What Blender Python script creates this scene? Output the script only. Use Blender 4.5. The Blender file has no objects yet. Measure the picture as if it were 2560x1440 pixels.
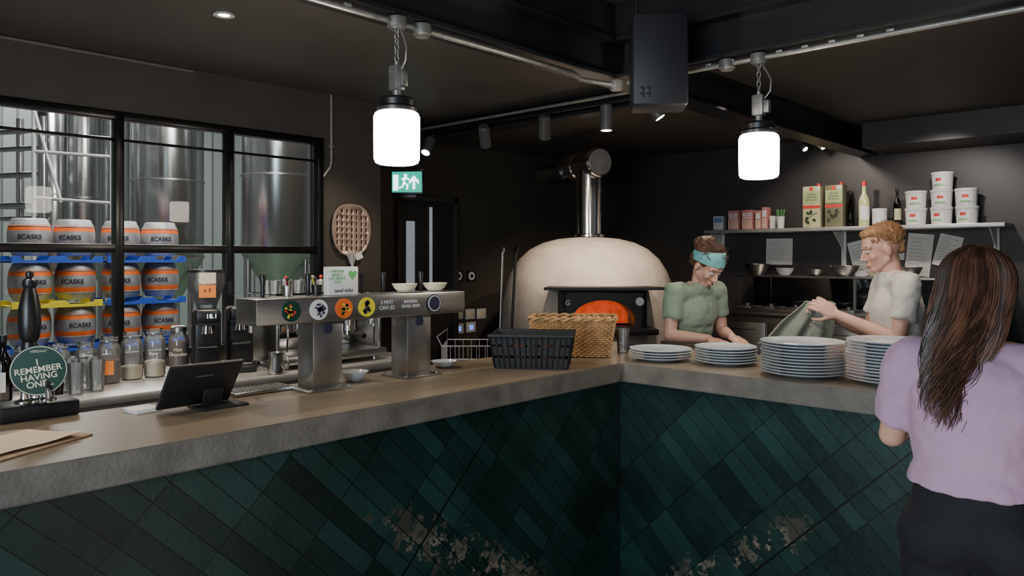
import bpy, bmesh, math, random
from mathutils import Vector, Matrix, Euler, noise
random.seed(4)
sc=bpy.context.scene; COL=sc.collection
# ---------------------------------------------------------------- survey frame
# X runs along the kitchen counter, Y runs along the bar counter, origin = inner counter corner
F=1900.; HOR=645.; CAM=Vector((2.08,-3.0,1.6))
RX=Vector((.731,.682,0)); FW=Vector((-.682,.731,0))
def P(u,v,X=None,Y=None,Z=None,D=None):
    r=FW+RX*((u-1280)/F)+Vector((0,0,-(v-HOR)/F))
    if X is not None: t=(X-CAM.x)/r.x
    elif Y is not None: t=(Y-CAM.y)/r.y
    elif Z is not None: t=(Z-CAM.z)/r.z
    else: t=D
    return CAM+r*t
V=Vector
# ---------------------------------------------------------------- materials
def newmat(name):
    m=bpy.data.materials.new(name); m.use_nodes=True; nt=m.node_tree; nt.nodes.clear()
    o=nt.nodes.new('ShaderNodeOutputMaterial'); return m,nt,o
MC={}
def mat(name,col,rough=.5,metal=0,var=.12,scale=12,bump=0,bscale=None,emit=None,es=0,coat=0,stretch=None,rvar=0,sheen=0,sss=0):
    if name in MC: return MC[name]
    m,nt,o=newmat(name); N=nt.nodes; L=nt.links
    b=N.new('ShaderNodeBsdfPrincipled'); L.new(b.outputs[0],o.inputs[0])
    b.inputs['Roughness'].default_value=rough; b.inputs['Metallic'].default_value=metal
    b.inputs['Coat Weight'].default_value=coat
    tc=N.new('ShaderNodeTexCoord'); mp=N.new('ShaderNodeMapping'); L.new(tc.outputs['Object'],mp.inputs[0])
    if stretch: mp.inputs['Scale'].default_value=stretch
    nz=N.new('ShaderNodeTexNoise'); nz.inputs['Scale'].default_value=scale; nz.inputs['Detail'].default_value=5
    L.new(mp.outputs[0],nz.inputs['Vector'])
    cr=N.new('ShaderNodeValToRGB'); cr.color_ramp.elements[0].position=.3; cr.color_ramp.elements[1].position=.7
    cr.color_ramp.elements[0].color=[max(0,c*(1-var)) for c in col]+[1]
    cr.color_ramp.elements[1].color=[min(1,c*(1+var)) for c in col]+[1]
    L.new(nz.outputs[0],cr.inputs[0]); L.new(cr.outputs[0],b.inputs['Base Color'])
    if rvar:
        mr=N.new('ShaderNodeMapRange'); mr.inputs['To Min'].default_value=max(0.02,rough-rvar); mr.inputs['To Max'].default_value=rough+rvar
        L.new(nz.outputs[0],mr.inputs[0]); L.new(mr.outputs[0],b.inputs['Roughness'])
    if bump:
        n2=N.new('ShaderNodeTexNoise'); n2.inputs['Scale'].default_value=bscale or scale*3; n2.inputs['Detail'].default_value=4
        L.new(mp.outputs[0],n2.inputs['Vector'])
        bp=N.new('ShaderNodeBump'); bp.inputs['Strength'].default_value=bump; bp.inputs['Distance'].default_value=.01
        L.new(n2.outputs[0],bp.inputs['Height']); L.new(bp.outputs[0],b.inputs['Normal'])
    if emit:
        b.inputs['Emission Color'].default_value=list(emit)+[1]; b.inputs['Emission Strength'].default_value=es
    if sheen: b.inputs['Sheen Weight'].default_value=sheen
    if sss:
        b.inputs['Subsurface Weight'].default_value=sss; b.inputs['Subsurface Radius'].default_value=(.02,.008,.004); b.inputs['Subsurface Scale'].default_value=.5
    MC[name]=m; return m
def glassmat(name,tint=(1,1,1),ior=1.35,rough=.02,milk=0):
    if name in MC: return MC[name]
    m,nt,o=newmat(name); N=nt.nodes; L=nt.links
    t=N.new('ShaderNodeBsdfTransparent'); t.inputs[0].default_value=list(tint)+[1]
    g=N.new('ShaderNodeBsdfGlossy'); g.inputs['Roughness'].default_value=rough
    f=N.new('ShaderNodeFresnel'); f.inputs[0].default_value=ior
    base=t.outputs[0]
    if milk:
        d=N.new('ShaderNodeBsdfDiffuse'); d.inputs[0].default_value=(.85,.88,.9,1); mm=N.new('ShaderNodeMixShader'); mm.inputs[0].default_value=milk
        L.new(t.outputs[0],mm.inputs[1]); L.new(d.outputs[0],mm.inputs[2]); base=mm.outputs[0]
    mx=N.new('ShaderNodeMixShader'); L.new(f.outputs[0],mx.inputs[0]); L.new(base,mx.inputs[1]); L.new(g.outputs[0],mx.inputs[2]); L.new(mx.outputs[0],o.inputs[0])
    MC[name]=m; return m
def tilemat():
    m,nt,o=newmat('glazed_green_tile'); N=nt.nodes; L=nt.links
    def ma(op,a,b=None,c=None):
        n=N.new('ShaderNodeMath'); n.operation=op
        for i,x in enumerate((a,b,c)):
            if x is None: continue
            if isinstance(x,(int,float)): n.inputs[i].default_value=x
            else: L.new(x,n.inputs[i])
        return n.outputs[0]
    tc=N.new('ShaderNodeTexCoord'); sp=N.new('ShaderNodeSeparateXYZ'); L.new(tc.outputs['Object'],sp.inputs[0])
    h=ma('ADD',sp.outputs[0],sp.outputs[1]); z=sp.outputs[2]
    q=ma('MULTIPLY',ma('SUBTRACT',h,z),.7071); p=ma('MULTIPLY',ma('ADD',h,z),.7071)
    cb=N.new('ShaderNodeCombineXYZ'); L.new(ma('ADD',q,10.015),cb.inputs[0]); L.new(ma('ADD',p,10.0),cb.inputs[1])
    br=N.new('ShaderNodeTexBrick'); L.new(cb.outputs[0],br.inputs['Vector']); br.offset=0
    br.inputs['Scale'].default_value=1; br.inputs['Brick Width'].default_value=.26; br.inputs['Row Height'].default_value=.066
    br.inputs['Mortar Size'].default_value=.0018; br.inputs['Mortar Smooth'].default_value=.3
    br.inputs['Color1'].default_value=(.006,.021,.019,1); br.inputs['Color2'].default_value=(.018,.058,.051,1); br.inputs['Mortar'].default_value=(.003,.005,.005,1)
    nz=N.new('ShaderNodeTexNoise'); nz.inputs['Scale'].default_value=3; nz.inputs['Detail'].default_value=6; L.new(tc.outputs['Object'],nz.inputs['Vector'])
    nf=N.new('ShaderNodeTexNoise'); nf.inputs['Scale'].default_value=26; nf.inputs['Detail'].default_value=8; nf.inputs['Roughness'].default_value=.72; L.new(tc.outputs['Object'],nf.inputs['Vector'])
    n3=N.new('ShaderNodeTexNoise'); n3.inputs['Scale'].default_value=9; n3.inputs['Detail'].default_value=3; L.new(tc.outputs['Object'],n3.inputs['Vector'])
    mx=N.new('ShaderNodeMix'); mx.data_type='RGBA'; mx.blend_type='MULTIPLY'; mx.inputs[0].default_value=.8
    cr=N.new('ShaderNodeValToRGB'); cr.color_ramp.elements[0].position=.35; cr.color_ramp.elements[0].color=(.35,.4,.35,1); cr.color_ramp.elements[1].position=.7; cr.color_ramp.elements[1].color=(1.0,1.0,1.0,1)
    L.new(nz.outputs[0],cr.inputs[0]); L.new(br.outputs['Color'],mx.inputs[6]); L.new(cr.outputs[0],mx.inputs[7])
    # cream bands over the tile colour, broken up by noise
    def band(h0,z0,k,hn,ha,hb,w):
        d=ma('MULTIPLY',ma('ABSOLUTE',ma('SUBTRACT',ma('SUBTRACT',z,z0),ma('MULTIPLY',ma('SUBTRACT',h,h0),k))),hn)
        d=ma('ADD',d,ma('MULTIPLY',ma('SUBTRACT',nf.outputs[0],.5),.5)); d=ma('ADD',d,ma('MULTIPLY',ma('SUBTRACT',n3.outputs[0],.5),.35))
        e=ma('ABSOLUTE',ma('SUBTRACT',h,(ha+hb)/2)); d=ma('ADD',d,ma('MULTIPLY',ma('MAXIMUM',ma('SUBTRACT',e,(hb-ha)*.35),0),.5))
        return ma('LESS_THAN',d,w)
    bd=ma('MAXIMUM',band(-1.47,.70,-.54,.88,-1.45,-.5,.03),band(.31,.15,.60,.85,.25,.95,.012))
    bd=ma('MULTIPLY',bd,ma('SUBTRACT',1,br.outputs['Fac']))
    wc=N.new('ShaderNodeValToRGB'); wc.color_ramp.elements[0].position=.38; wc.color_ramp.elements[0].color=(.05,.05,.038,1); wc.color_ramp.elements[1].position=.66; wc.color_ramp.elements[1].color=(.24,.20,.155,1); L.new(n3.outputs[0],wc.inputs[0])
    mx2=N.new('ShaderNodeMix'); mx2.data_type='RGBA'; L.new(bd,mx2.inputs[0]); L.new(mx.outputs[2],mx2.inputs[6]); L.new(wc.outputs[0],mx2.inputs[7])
    # movement joints
    j=ma('MAXIMUM',ma('LESS_THAN',ma('ABSOLUTE',ma('SUBTRACT',q,.285)),.004),ma('LESS_THAN',ma('ABSOLUTE',ma('ADD',q,1.28)),.004))
    mx3=N.new('ShaderNodeMix'); mx3.data_type='RGBA'; L.new(j,mx3.inputs[0]); L.new(mx2.outputs[2],mx3.inputs[6]); mx3.inputs[7].default_value=(.003,.004,.004,1)
    b=N.new('ShaderNodeBsdfPrincipled'); L.new(mx3.outputs[2],b.inputs['Base Color']); L.new(b.outputs[0],o.inputs[0])
    mr=N.new('ShaderNodeMapRange'); L.new(nf.outputs[0],mr.inputs[0]); mr.inputs['To Min'].default_value=.10; mr.inputs['To Max'].default_value=.42; L.new(mr.outputs[0],b.inputs['Roughness'])
    bp=N.new('ShaderNodeBump'); bp.inputs['Strength'].default_value=.6; bp.inputs['Distance'].default_value=.004
    hh=ma('ADD',ma('MULTIPLY',ma('SUBTRACT',1,br.outputs['Fac']),.6),ma('MULTIPLY',nf.outputs[0],.6))
    L.new(hh,bp.inputs['Height']); L.new(bp.outputs[0],b.inputs['Normal'])
    return m
def corrmat():
    m,nt,o=newmat('ribbed_panel'); N=nt.nodes; L=nt.links
    tc=N.new('ShaderNodeTexCoord'); w=N.new('ShaderNodeTexWave'); w.bands_direction='Y'; w.inputs['Scale'].default_value=1.6; L.new(tc.outputs['Object'],w.inputs[0])
    cr=N.new('ShaderNodeValToRGB'); cr.color_ramp.elements[0].color=(.07,.08,.08,1); cr.color_ramp.elements[0].position=.02; cr.color_ramp.elements[1].position=.15; cr.color_ramp.elements[1].color=(.19,.22,.21,1)
    b=N.new('ShaderNodeBsdfPrincipled'); b.inputs['Roughness'].default_value=.5; L.new(w.outputs[0],cr.inputs[0]); L.new(cr.outputs[0],b.inputs['Base Color']); L.new(b.outputs[0],o.inputs[0]); return m

M_wall=mat('charcoal_wall_paint',(.060,.051,.040),.5,var=.12,scale=4,bump=.05,bscale=60)
M_wallb=mat('charcoal_kitchen_wall_paint',(.042,.038,.037),.5,var=.12,scale=4,bump=.05,bscale=60)
M_ceil=mat('dark_ceiling_paint',(.088,.077,.062),.6,var=.12,scale=2,bump=.05,bscale=50)
M_floor=mat('dark_concrete_floor',(.06,.057,.053),.5,var=.2,scale=3,bump=.05)
M_beam=mat('black_painted_steel',(.020,.0205,.022),.35,.1,var=.15,scale=3)
M_frame=mat('black_window_frame',(.008,.008,.008),.25,.3)
M_conc=mat('polished_concrete_top',(.205,.160,.108),.30,var=.07,scale=2.5)
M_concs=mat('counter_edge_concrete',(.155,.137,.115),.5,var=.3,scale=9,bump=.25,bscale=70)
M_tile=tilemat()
M_ss=mat('brushed_stainless',(.46,.45,.43),.30,1,var=.08,scale=8,stretch=(1,1,30),bump=.02)
M_ssd=mat('worktop_stainless',(.40,.40,.40),.35,1,var=.15,scale=6)
M_chrome=mat('chrome',(.8,.8,.8),.08,1,var=.02)
M_flue=mat('polished_flue_steel',(.80,.78,.75),.13,1,var=.03)
M_galv=mat('galvanised_steel',(.36,.35,.32),.42,.65,var=.2,scale=30)
M_tank=mat('tank_steel',(.55,.56,.56),.22,1,var=.06,scale=2,stretch=(6,6,.3))
M_tankg=mat('tank_cone_steel',(.22,.32,.24),.35,.6,var=.15,scale=3)
M_blk=mat('black_plastic',(.010,.010,.011),.35,var=.1)
M_blkm=mat('matt_black',(.013,.013,.014),.5,var=.1)
M_spotb=mat('grey_spot_body',(.12,.117,.112),.4,.3,var=.1)
M_white=mat('white_plastic',(.68,.68,.66),.4,var=.04)
M_plate=mat('white_stoneware',(.62,.66,.70),.18,var=.04,scale=5,coat=.4)
M_paper=mat('white_paper',(.74,.73,.70),.8,var=.04)
M_kraft=mat('kraft_paper',(.68,.56,.44),.8,var=.06)
M_ply=mat('plywood',(.36,.24,.14),.6,var=.2,scale=6,stretch=(1,8,1))
M_orange=mat('orange_paint',(.85,.15,.02),.5,var=.15)
M_cask=mat('cask_steel',(.33,.33,.335),.5,.35,var=.25,scale=12,bump=.05)
M_blue=mat('blue_plastic',(.03,.09,.50),.45)
M_yel=mat('yellow_plastic',(.80,.66,.03),.45)
M_ink=mat('dark_print',(.02,.02,.05),.6)
M_glass=glassmat('window_glass',(.90,.92,.91),1.25)
M_jar=glassmat('jar_glass',(.95,.97,.97),1.6,.03,.10)
M_smoke=glassmat('smoked_glass',(.25,.22,.2),1.5)
M_lamp=mat('glowing_opal_glass',(1,1,1),.3,emit=(1,.91,.78),es=42)
M_spot=mat('spot_lens_lit',(1,1,1),.3,emit=(1,.85,.68),es=18)
M_oven=mat('oven_plaster',(.60,.52,.44),.7,var=.16,scale=5,bump=.35,bscale=40)
M_fire=mat('fire_brick_glow',(.42,.10,.04),.8,var=.6,scale=14,emit=(1,.15,.04),es=.25)
M_wick=mat('wicker',(.44,.26,.11),.55,var=.35,scale=25,bump=.2)
M_skin=mat('skin',(.60,.34,.25),.5,var=.08,scale=9,sss=.08)
M_skin2=mat('fair_skin',(.64,.36,.27),.5,var=.08,scale=9,sss=.08)
M_sage=mat('sage_cotton',(.22,.29,.205),.85,var=.1,scale=6,bump=.25,bscale=14,sheen=.2)
M_cream=mat('cream_cotton',(.62,.58,.51),.85,var=.06,scale=6,bump=.3,bscale=12,sheen=.2)
M_lilac=mat('lilac_cotton',(.46,.285,.42),.85,var=.05,scale=6,bump=.25,bscale=12,sheen=.1)
M_navy=mat('black_denim',(.005,.006,.010),.85,var=.2,scale=20,bump=.1)
M_apron=mat('brown_apron',(.12,.09,.06),.85,var=.15,scale=10,bump=.2)
M_teal=mat('teal_jersey',(.17,.44,.45),.8,var=.12,scale=25,bump=.35,bscale=50)
M_hairb=mat('brown_hair',(.038,.017,.011),.42,var=.5,scale=30,stretch=(1,1,.15))
M_hairl=mat('brown_hair_highlight',(.11,.048,.027),.4,var=.5,scale=30,stretch=(1,1,.15))
M_hairg=mat('ginger_hair',(.38,.20,.09),.6,var=.4,scale=60,bump=.8,bscale=120)
M_hairm=mat('dark_brown_hair',(.10,.045,.026),.5,var=.4,scale=50,bump=.6,bscale=90)
M_eye=mat('eye_white',(.7,.68,.65),.2); M_iris=mat('iris',(.04,.03,.02),.2); M_lip=mat('lips',(.45,.19,.16),.45)
M_red=mat('red_print',(.6,.04,.03),.5); M_green=mat('green_print',(.12,.45,.12),.5); M_dgreen=mat('deep_green_enamel',(.006,.045,.03),.35)
M_creamp=mat('cream_print',(.80,.72,.52),.6); M_pink=mat('pink_card',(.55,.22,.21),.6)
M_brown=mat('cocoa',(.13,.05,.03),.8); M_beans=mat('coffee_beans',(.03,.015,.008),.4,var=.6,scale=80,bump=1,bscale=120)
M_sign=mat('exit_green',(.0,.30,.20),.4,emit=(.0,.60,.42),es=.95); M_signw=mat('exit_white',(1,1,1),.4,emit=(.8,1,.95),es=3.0)
M_led=mat('blue_led',(.1,.2,.8),.4,emit=(.15,.3,1),es=1.2); M_disp=mat('display_glow',(.6,.8,.9),.4,emit=(.6,.85,1),es=4)
M_oil=mat('oil_tin_cream',(.48,.46,.27),.35,var=.05); M_olive=mat('olive_dark',(.03,.04,.02),.5)
M_towel=mat('grey_green_towel',(.25,.265,.21),.95,var=.15,scale=40,bump=.4,bscale=60)
M_slate=mat('slate_speaker_grille',(.013,.0135,.018),.5,var=.05)
M_card=mat('orange_card',(.85,.25,.04),.6); M_lpaper=mat('lilac_paper',(.60,.38,.54),.7)
M_grey=mat('grey_print',(.35,.35,.35),.7)

# ---------------------------------------------------------------- mesh builder
class B:
    def __init__(s): s.V=[];s.F=[];s.MI=[];s.M=Matrix();s.mi=0
    def add(s,vs,fs,mi=None):
        n=len(s.V); s.V+= [s.M@V(v) for v in vs]
        for f in fs: s.F.append([i+n for i in f]); s.MI.append(s.mi if mi is None else mi)
        return s
    def bmadd(s,bm,mi=None):
        bm.verts.index_update(); s.add([v.co.copy() for v in bm.verts],[[v.index for v in f.verts] for f in bm.faces],mi); bm.free(); return s
    def box(s,c,sz,bev=0,rot=None,seg=2,mi=None):
        bm=bmesh.new(); bmesh.ops.create_cube(bm,size=1)
        for v in bm.verts: v.co=V((v.co.x*sz[0],v.co.y*sz[1],v.co.z*sz[2]))
        if bev: bmesh.ops.bevel(bm,geom=bm.edges[:],offset=min(bev,min(sz)*.45),segments=seg,profile=.5,affect='EDGES')
        m=Matrix.Translation(V(c))
        if rot is not None: m=m@(rot.to_4x4() if isinstance(rot,Matrix) else Euler(rot).to_matrix().to_4x4())
        bm.transform(m); return s.bmadd(bm,mi)
    def span(s,a,b,bev=0,mi=None):
        a=V(a);b=V(b); return s.box((a+b)/2,[abs(x) for x in (b-a)],bev,mi=mi)
    def sph(s,c,r,rot=None,seg=20,mi=None):
        if isinstance(r,(int,float)): r=(r,r,r)
        bm=bmesh.new(); bmesh.ops.create_uvsphere(bm,u_segments=seg,v_segments=max(6,seg//2+2),radius=1)
        m=Matrix.Translation(V(c))
        if rot is not None: m=m@(rot.to_4x4() if isinstance(rot,Matrix) else Euler(rot).to_matrix().to_4x4())
        bm.transform(m@Matrix.Diagonal((r[0],r[1],r[2],1))); return s.bmadd(bm,mi)
    def cone(s,p1,p2,r1,r2=None,seg=24,mi=None,e=(1,1)):
        if r2 is None: r2=r1
        p1=V(p1);p2=V(p2); d=(p2-p1); q=d.to_track_quat('Z','Y').to_matrix()
        vs=[];n=seg
        for p,r in ((p1,r1),(p2,r2)):
            for i in range(n):
                a=2*math.pi*i/n; vs.append(p+q@V((math.cos(a)*r*e[0],math.sin(a)*r*e[1],0)))
        fs=[[i,(i+1)%n,n+(i+1)%n,n+i] for i in range(n)]+[list(range(n))[::-1],list(range(n,2*n))]
        return s.add(vs,fs,mi)
    def efr(s,p1,r1,p2,r2,seg=28,mi=None):   # elliptical frustum, sections stay level
        p1=V(p1);p2=V(p2);vs=[];n=seg
        for p,r in ((p1,r1),(p2,r2)):
            for i in range(n):
                a=2*math.pi*i/n; vs.append(p+V((math.cos(a)*r[0],math.sin(a)*r[1],0)))
        return s.add(vs,[[i,(i+1)%n,n+(i+1)%n,n+i] for i in range(n)]+[list(range(n))[::-1],list(range(n,2*n))],mi)
    def cap(s,p1,r1,p2,r2,seg=16,mi=None):
        s.sph(p1,r1,seg=seg,mi=mi); s.sph(p2,r2,seg=seg,mi=mi)
        if (V(p1)-V(p2)).length>1e-5: s.cone(p1,p2,r1,r2,seg,mi)
        return s
    def lathe(s,prof,c=(0,0,0),seg=32,mis=None,rot=None,mi=None):
        c=V(c);vs=[];fs=[];ml=[]; R=rot if rot is not None else Matrix.Identity(3)
        for r,z in prof:
            for i in range(seg):
                a=2*math.pi*i/seg; vs.append(c+R@V((math.cos(a)*r,math.sin(a)*r,z)))
        for k in range(len(prof)-1):
            for i in range(seg):
                j=(i+1)%seg; fs.append([k*seg+i,k*seg+j,(k+1)*seg+j,(k+1)*seg+i]); ml.append(mis[k] if mis else (s.mi if mi is None else mi))
        n=len(s.V); s.V+=[s.M@v for v in vs]
        for f,m_ in zip(fs,ml): s.F.append([i+n for i in f]); s.MI.append(m_)
        return s
    def tube(s,pts,r,seg=8,closed=False,mi=None):
        pts=[V(p) for p in pts];n=len(pts);vs=[];fs=[];up=V((0,0,1));prev=None
        for i,p in enumerate(pts):
            if closed: t=pts[(i+1)%n]-pts[i-1]
            else: t=pts[min(i+1,n-1)]-pts[max(i-1,0)]
            if t.length<1e-9: t=V((0,0,1))
            t.normalize()
            if prev is None:
                a=up if abs(t.z)<.9 else V((1,0,0)); x=t.cross(a).normalized()
            else: x=(prev-t*prev.dot(t)).normalized()
            prev=x; y=t.cross(x); rr=r[i] if isinstance(r,(list,tuple)) else r
            for k in range(seg):
                a=2*math.pi*k/seg; vs.append(p+x*math.cos(a)*rr+y*math.sin(a)*rr)
        m_=n if closed else n-1
        for i in range(m_):
            i2=(i+1)%n
            for k in range(seg): k2=(k+1)%seg; fs.append([i*seg+k,i*seg+k2,i2*seg+k2,i2*seg+k])
        if not closed: fs.append(list(range(seg))[::-1]); fs.append([ (n-1)*seg+k for k in range(seg)])
        return s.add(vs,fs,mi)
    def prism(s,poly,T,d,mi=None):  # poly in xy of frame T, extruded along z by d
        n=len(poly); vs=[T@V((x,y,0)) for x,y in poly]+[T@V((x,y,d)) for x,y in poly]
        return s.add(vs,[list(range(n))[::-1],list(range(n,2*n))]+[[i,(i+1)%n,n+(i+1)%n,n+i] for i in range(n)],mi)
    def mesh(s,name,mats,sharp=38):
        me=bpy.data.meshes.new(name); me.from_pydata([tuple(v) for v in s.V],[],s.F)
        for m_ in (mats if isinstance(mats,(list,tuple)) else [mats]): me.materials.append(m_)
        me.polygons.foreach_set('material_index',s.MI)
        bm=bmesh.new(); bm.from_mesh(me); bmesh.ops.recalc_face_normals(bm,faces=bm.faces[:]); bm.to_mesh(me); bm.free()
        me.polygons.foreach_set('use_smooth',[True]*len(me.polygons))
        me.set_sharp_from_angle(angle=math.radians(sharp)); me.update(); return me
def link(o,parent=None,loc=None,rz=0):
    COL.objects.link(o)
    if loc is not None: o.location=loc
    if rz: o.rotation_euler=(0,0,rz)
    if parent: o.parent=parent
    return o
def tag(o,label,cat,group=None):
    o['label']=label;o['category']=cat
    if group:o['group']=group
    return o
def root(name,loc,rz,label,cat,group=None):
    o=bpy.data.objects.new(name,None); o.empty_display_size=.1; link(o,None,loc,rz); return tag(o,label,cat,group)
def part(b,name,mats,parent,label=None,sharp=38):
    o=bpy.data.objects.new(name,b.mesh(name,mats,sharp)); link(o,parent)
    if label:o['label']=label
    return o
def thing(b,name,mats,label,cat,loc=(0,0,0),rz=0,group=None,sharp=38):
    o=bpy.data.objects.new(name,b.mesh(name,mats,sharp)); link(o,None,loc,rz); return tag(o,label,cat,group)
def struct(b,name,mats):
    o=bpy.data.objects.new(name,b.mesh(name,mats)); link(o); o['kind']='structure'; o['label']=name.replace('_',' '); return o
def clone(src,loc,rz=None,label=None,rs=None):
    o=src.copy(); COL.objects.link(o); o.location=loc
    if rz is not None:o.rotation_euler=(0,0,rz)
    if label:o['label']=label
    def rec(a,b_):
        for c in list(a.children):
            n=c.copy(); COL.objects.link(n); n.parent=b_; rec(c,n)
    rec(src,o); return o
def face(loc,n,roll=0):
    n=V(n).normalized(); r=V((0,0,1)).cross(n).normalized(); u=n.cross(r)
    m=Matrix((r,u,n)).transposed().to_4x4(); m=Matrix.Translation(V(loc))@m
    return m@Matrix.Rotation(roll,4,'Z')
def text(body,size,m_,T,parent,wrap=None,ext=.0006,name='lettering',space=1.0,bold=0):
    c=bpy.data.curves.new('t','FONT'); c.body=body; c.size=size; c.align_x='CENTER'; c.align_y='CENTER'; c.extrude=ext; c.space_line=space; c.offset=bold
    o=bpy.data.objects.new('t',c); COL.objects.link(o); bpy.context.view_layer.update()
    me=bpy.data.meshes.new_from_object(o.evaluated_get(bpy.context.evaluated_depsgraph_get())); bpy.data.objects.remove(o)
    for v in me.vertices:
        p=v.co.copy()
        if wrap: a=p.x/wrap; p=V((math.sin(a)*(wrap+p.z),p.y,(wrap+p.z)*math.cos(a)-wrap))
        v.co=T@p
    me.materials.clear(); me.materials.append(m_); me.name=name
    o=bpy.data.objects.new(name,me); link(o,parent); return o
def remesh(b,vox,it=4,disp=0,dscale=.15,mats=None,name='body'):
    me=b.mesh('tmp',mats); o=bpy.data.objects.new('tmp',me); COL.objects.link(o)
    r=o.modifiers.new('r','REMESH'); r.mode='VOXEL'; r.voxel_size=vox; r.use_smooth_shade=True
    if it: s_=o.modifiers.new('s','SMOOTH'); s_.factor=.5; s_.iterations=it
    if disp:
        t=bpy.data.textures.new('c','CLOUDS'); t.noise_scale=dscale; t.noise_depth=2
        d=o.modifiers.new('d','DISPLACE'); d.texture=t; d.strength=disp; d.mid_level=.5; d.texture_coords='LOCAL'
    bpy.context.view_layer.update()
    m2=bpy.data.meshes.new_from_object(o.evaluated_get(bpy.context.evaluated_depsgraph_get())); bpy.data.objects.remove(o)
    m2.name=name; m2.materials.clear()
    for m_ in (mats if isinstance(mats,(list,tuple)) else [mats]): m2.materials.append(m_)
    m2.polygons.foreach_set('use_smooth',[True]*len(m2.polygons)); m2.polygons.foreach_set('material_index',[0]*len(m2.polygons)); return m2
def arcpatch(b,R,a0,a1,z0,z1,c=(0,0,0),n=10,mi=None):
    vs=[];c=V(c)
    for i in range(n+1):
        a=a0+(a1-a0)*i/n
        for z in (z0,z1): vs.append(c+V((math.cos(a)*R,math.sin(a)*R,z)))
    return b.add(vs,[[2*i,2*i+2,2*i+3,2*i+1] for i in range(n)],mi)

# ================================================================= STRUCTURE
ZC=2.77; XW=-2.6; XA=-3.7; YB=4.55; YJ=.55
b=B(); b.span((-3.9,-5,-.1),(5,YB+.15,0)); struct(b,'floor',M_floor)
b=B(); b.span((-3.85,-5,ZC),(-.35,YB+.15,ZC+.2)); b.span((-.35,.4,ZC),(5,YB+.15,ZC+.2)); struct(b,'ceiling',M_ceil)
b=B(); b.span((-.35,-5,ZC+.2),(5,.4,ZC+.3)); struct(b,'ceiling_customer_side',M_ceil)
WY0,WY1,WZ0,WZ1=-1.98,.03,1.0,2.45
b=B(); t=.15
b.span((XW-t,-5,0),(XW,WY0,ZC)); b.span((XW-t,WY1,0),(XW,YJ,ZC)); b.span((XW-t,WY0,0),(XW,WY1,WZ0)); b.span((XW-t,WY0,WZ1),(XW,WY1,ZC))
struct(b,'wall_left',M_wall)
b=B(); b.prism([(XW-.14,YJ-.15),(XW-.002,YJ),(XA,1.02),(XA-t,1.0),(XA-t,.88)],Matrix(),ZC); struct(b,'wall_left_return',M_wall)
b=B(); b.span((XA-t,1.0,0),(XA,YB,ZC)); struct(b,'wall_alcove',M_wall)
b=B(); b.span((XA-t,YB,0),(5,YB+t,ZC)); struct(b,'wall_back',M_wallb)
# window
wr=bpy.data.objects.new('window_1',None); link(wr); wr['kind']='structure'; wr['label']='black steel framed internal window'
b=B(); fw=.05; x0,x1=XW-.04,XW+.03
zt=1.655
for y in (WY0+fw/2,-1.335,-.665,WY1-fw/2): b.span((x0,y-fw/2,WZ0),(x1,y+fw/2,WZ1),.005)
for z in (WZ0+fw/2,zt,WZ1-fw/2): b.span((x0+.003,WY0,z-fw/2),(x1-.003,WY1,z+fw/2),.005)
b.span((x0+.01,WY0,WZ1-.17),(x0+.03,WY1,WZ1-.155))
part(b,'window_frame',M_frame,wr)
yy=[WY0+fw,-1.335,-.665,WY1-fw]
for i in range(3):
    for (z0,z1) in ((WZ0+fw,zt-.02),(zt+.02,WZ1-fw)):
        b=B(); y0=yy[i]+.02;y1=yy[i+1]-.02; b.add([(XW-.01,y0,z0),(XW-.01,y1,z0),(XW-.01,y1,z1),(XW-.01,y0,z1)],[[0,1,2,3]]); part(b,'window_pane',M_glass,wr)
# door in the alcove
dr=bpy.data.objects.new('door_1',None); link(dr); dr['kind']='structure'; dr['label']='dark door with narrow glazed slits'
yd0=P(1000,700,X=XA).y; yd1=P(1128,700,X=XA).y
b=B(); 
for a,c in (((XA,yd0-.06,0),(XA+.05,yd0,2.22)),((XA,yd1,0),(XA+.05,yd1+.06,2.22)),((XA,yd0-.06,2.16),(XA+.05,yd1+.06,2.22))): b.span(a,c,.004)
part(b,'door_frame',mat('door_frame_paint',(.055,.05,.048),.4),dr)
b=B(); b.span((XA+.005,yd0,0),(XA+.03,yd1,2.16),.004); part(b,'door_leaf',mat('door_dark_grey',(.04,.038,.036),.4),dr)
M_slit=mat('daylit_slit_glass',(.4,.45,.5),.3,var=.4,scale=20,emit=(.5,.58,.66),es=.35)
for u0,u1,v0,v1 in ((1016,1037,560,742),(1074,1081,525,742)):
    b=B(); a=P(u0,v0,X=XA+.035); c=P(u1,v1,X=XA+.035); b.span((XA+.028,a.y,1.21),(XA+.036,c.y,1.6+(645-v0)*8/1900)); 
    part(b,'vision_panel',M_slit,dr)
# column at the pass end
b=B(); b.span((1.455,.92,0),(1.8,1.15,ZC),.004); struct(b,'trim_1',mat('navy_column_paint',(.018,.024,.036),.4))
# bulkhead over the kitchen shelf end
b=B(); b.span((-.2,3.9,2.56),(2.4,YB-.001,ZC+.01)); struct(b,'trim_3',M_wallb)

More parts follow.
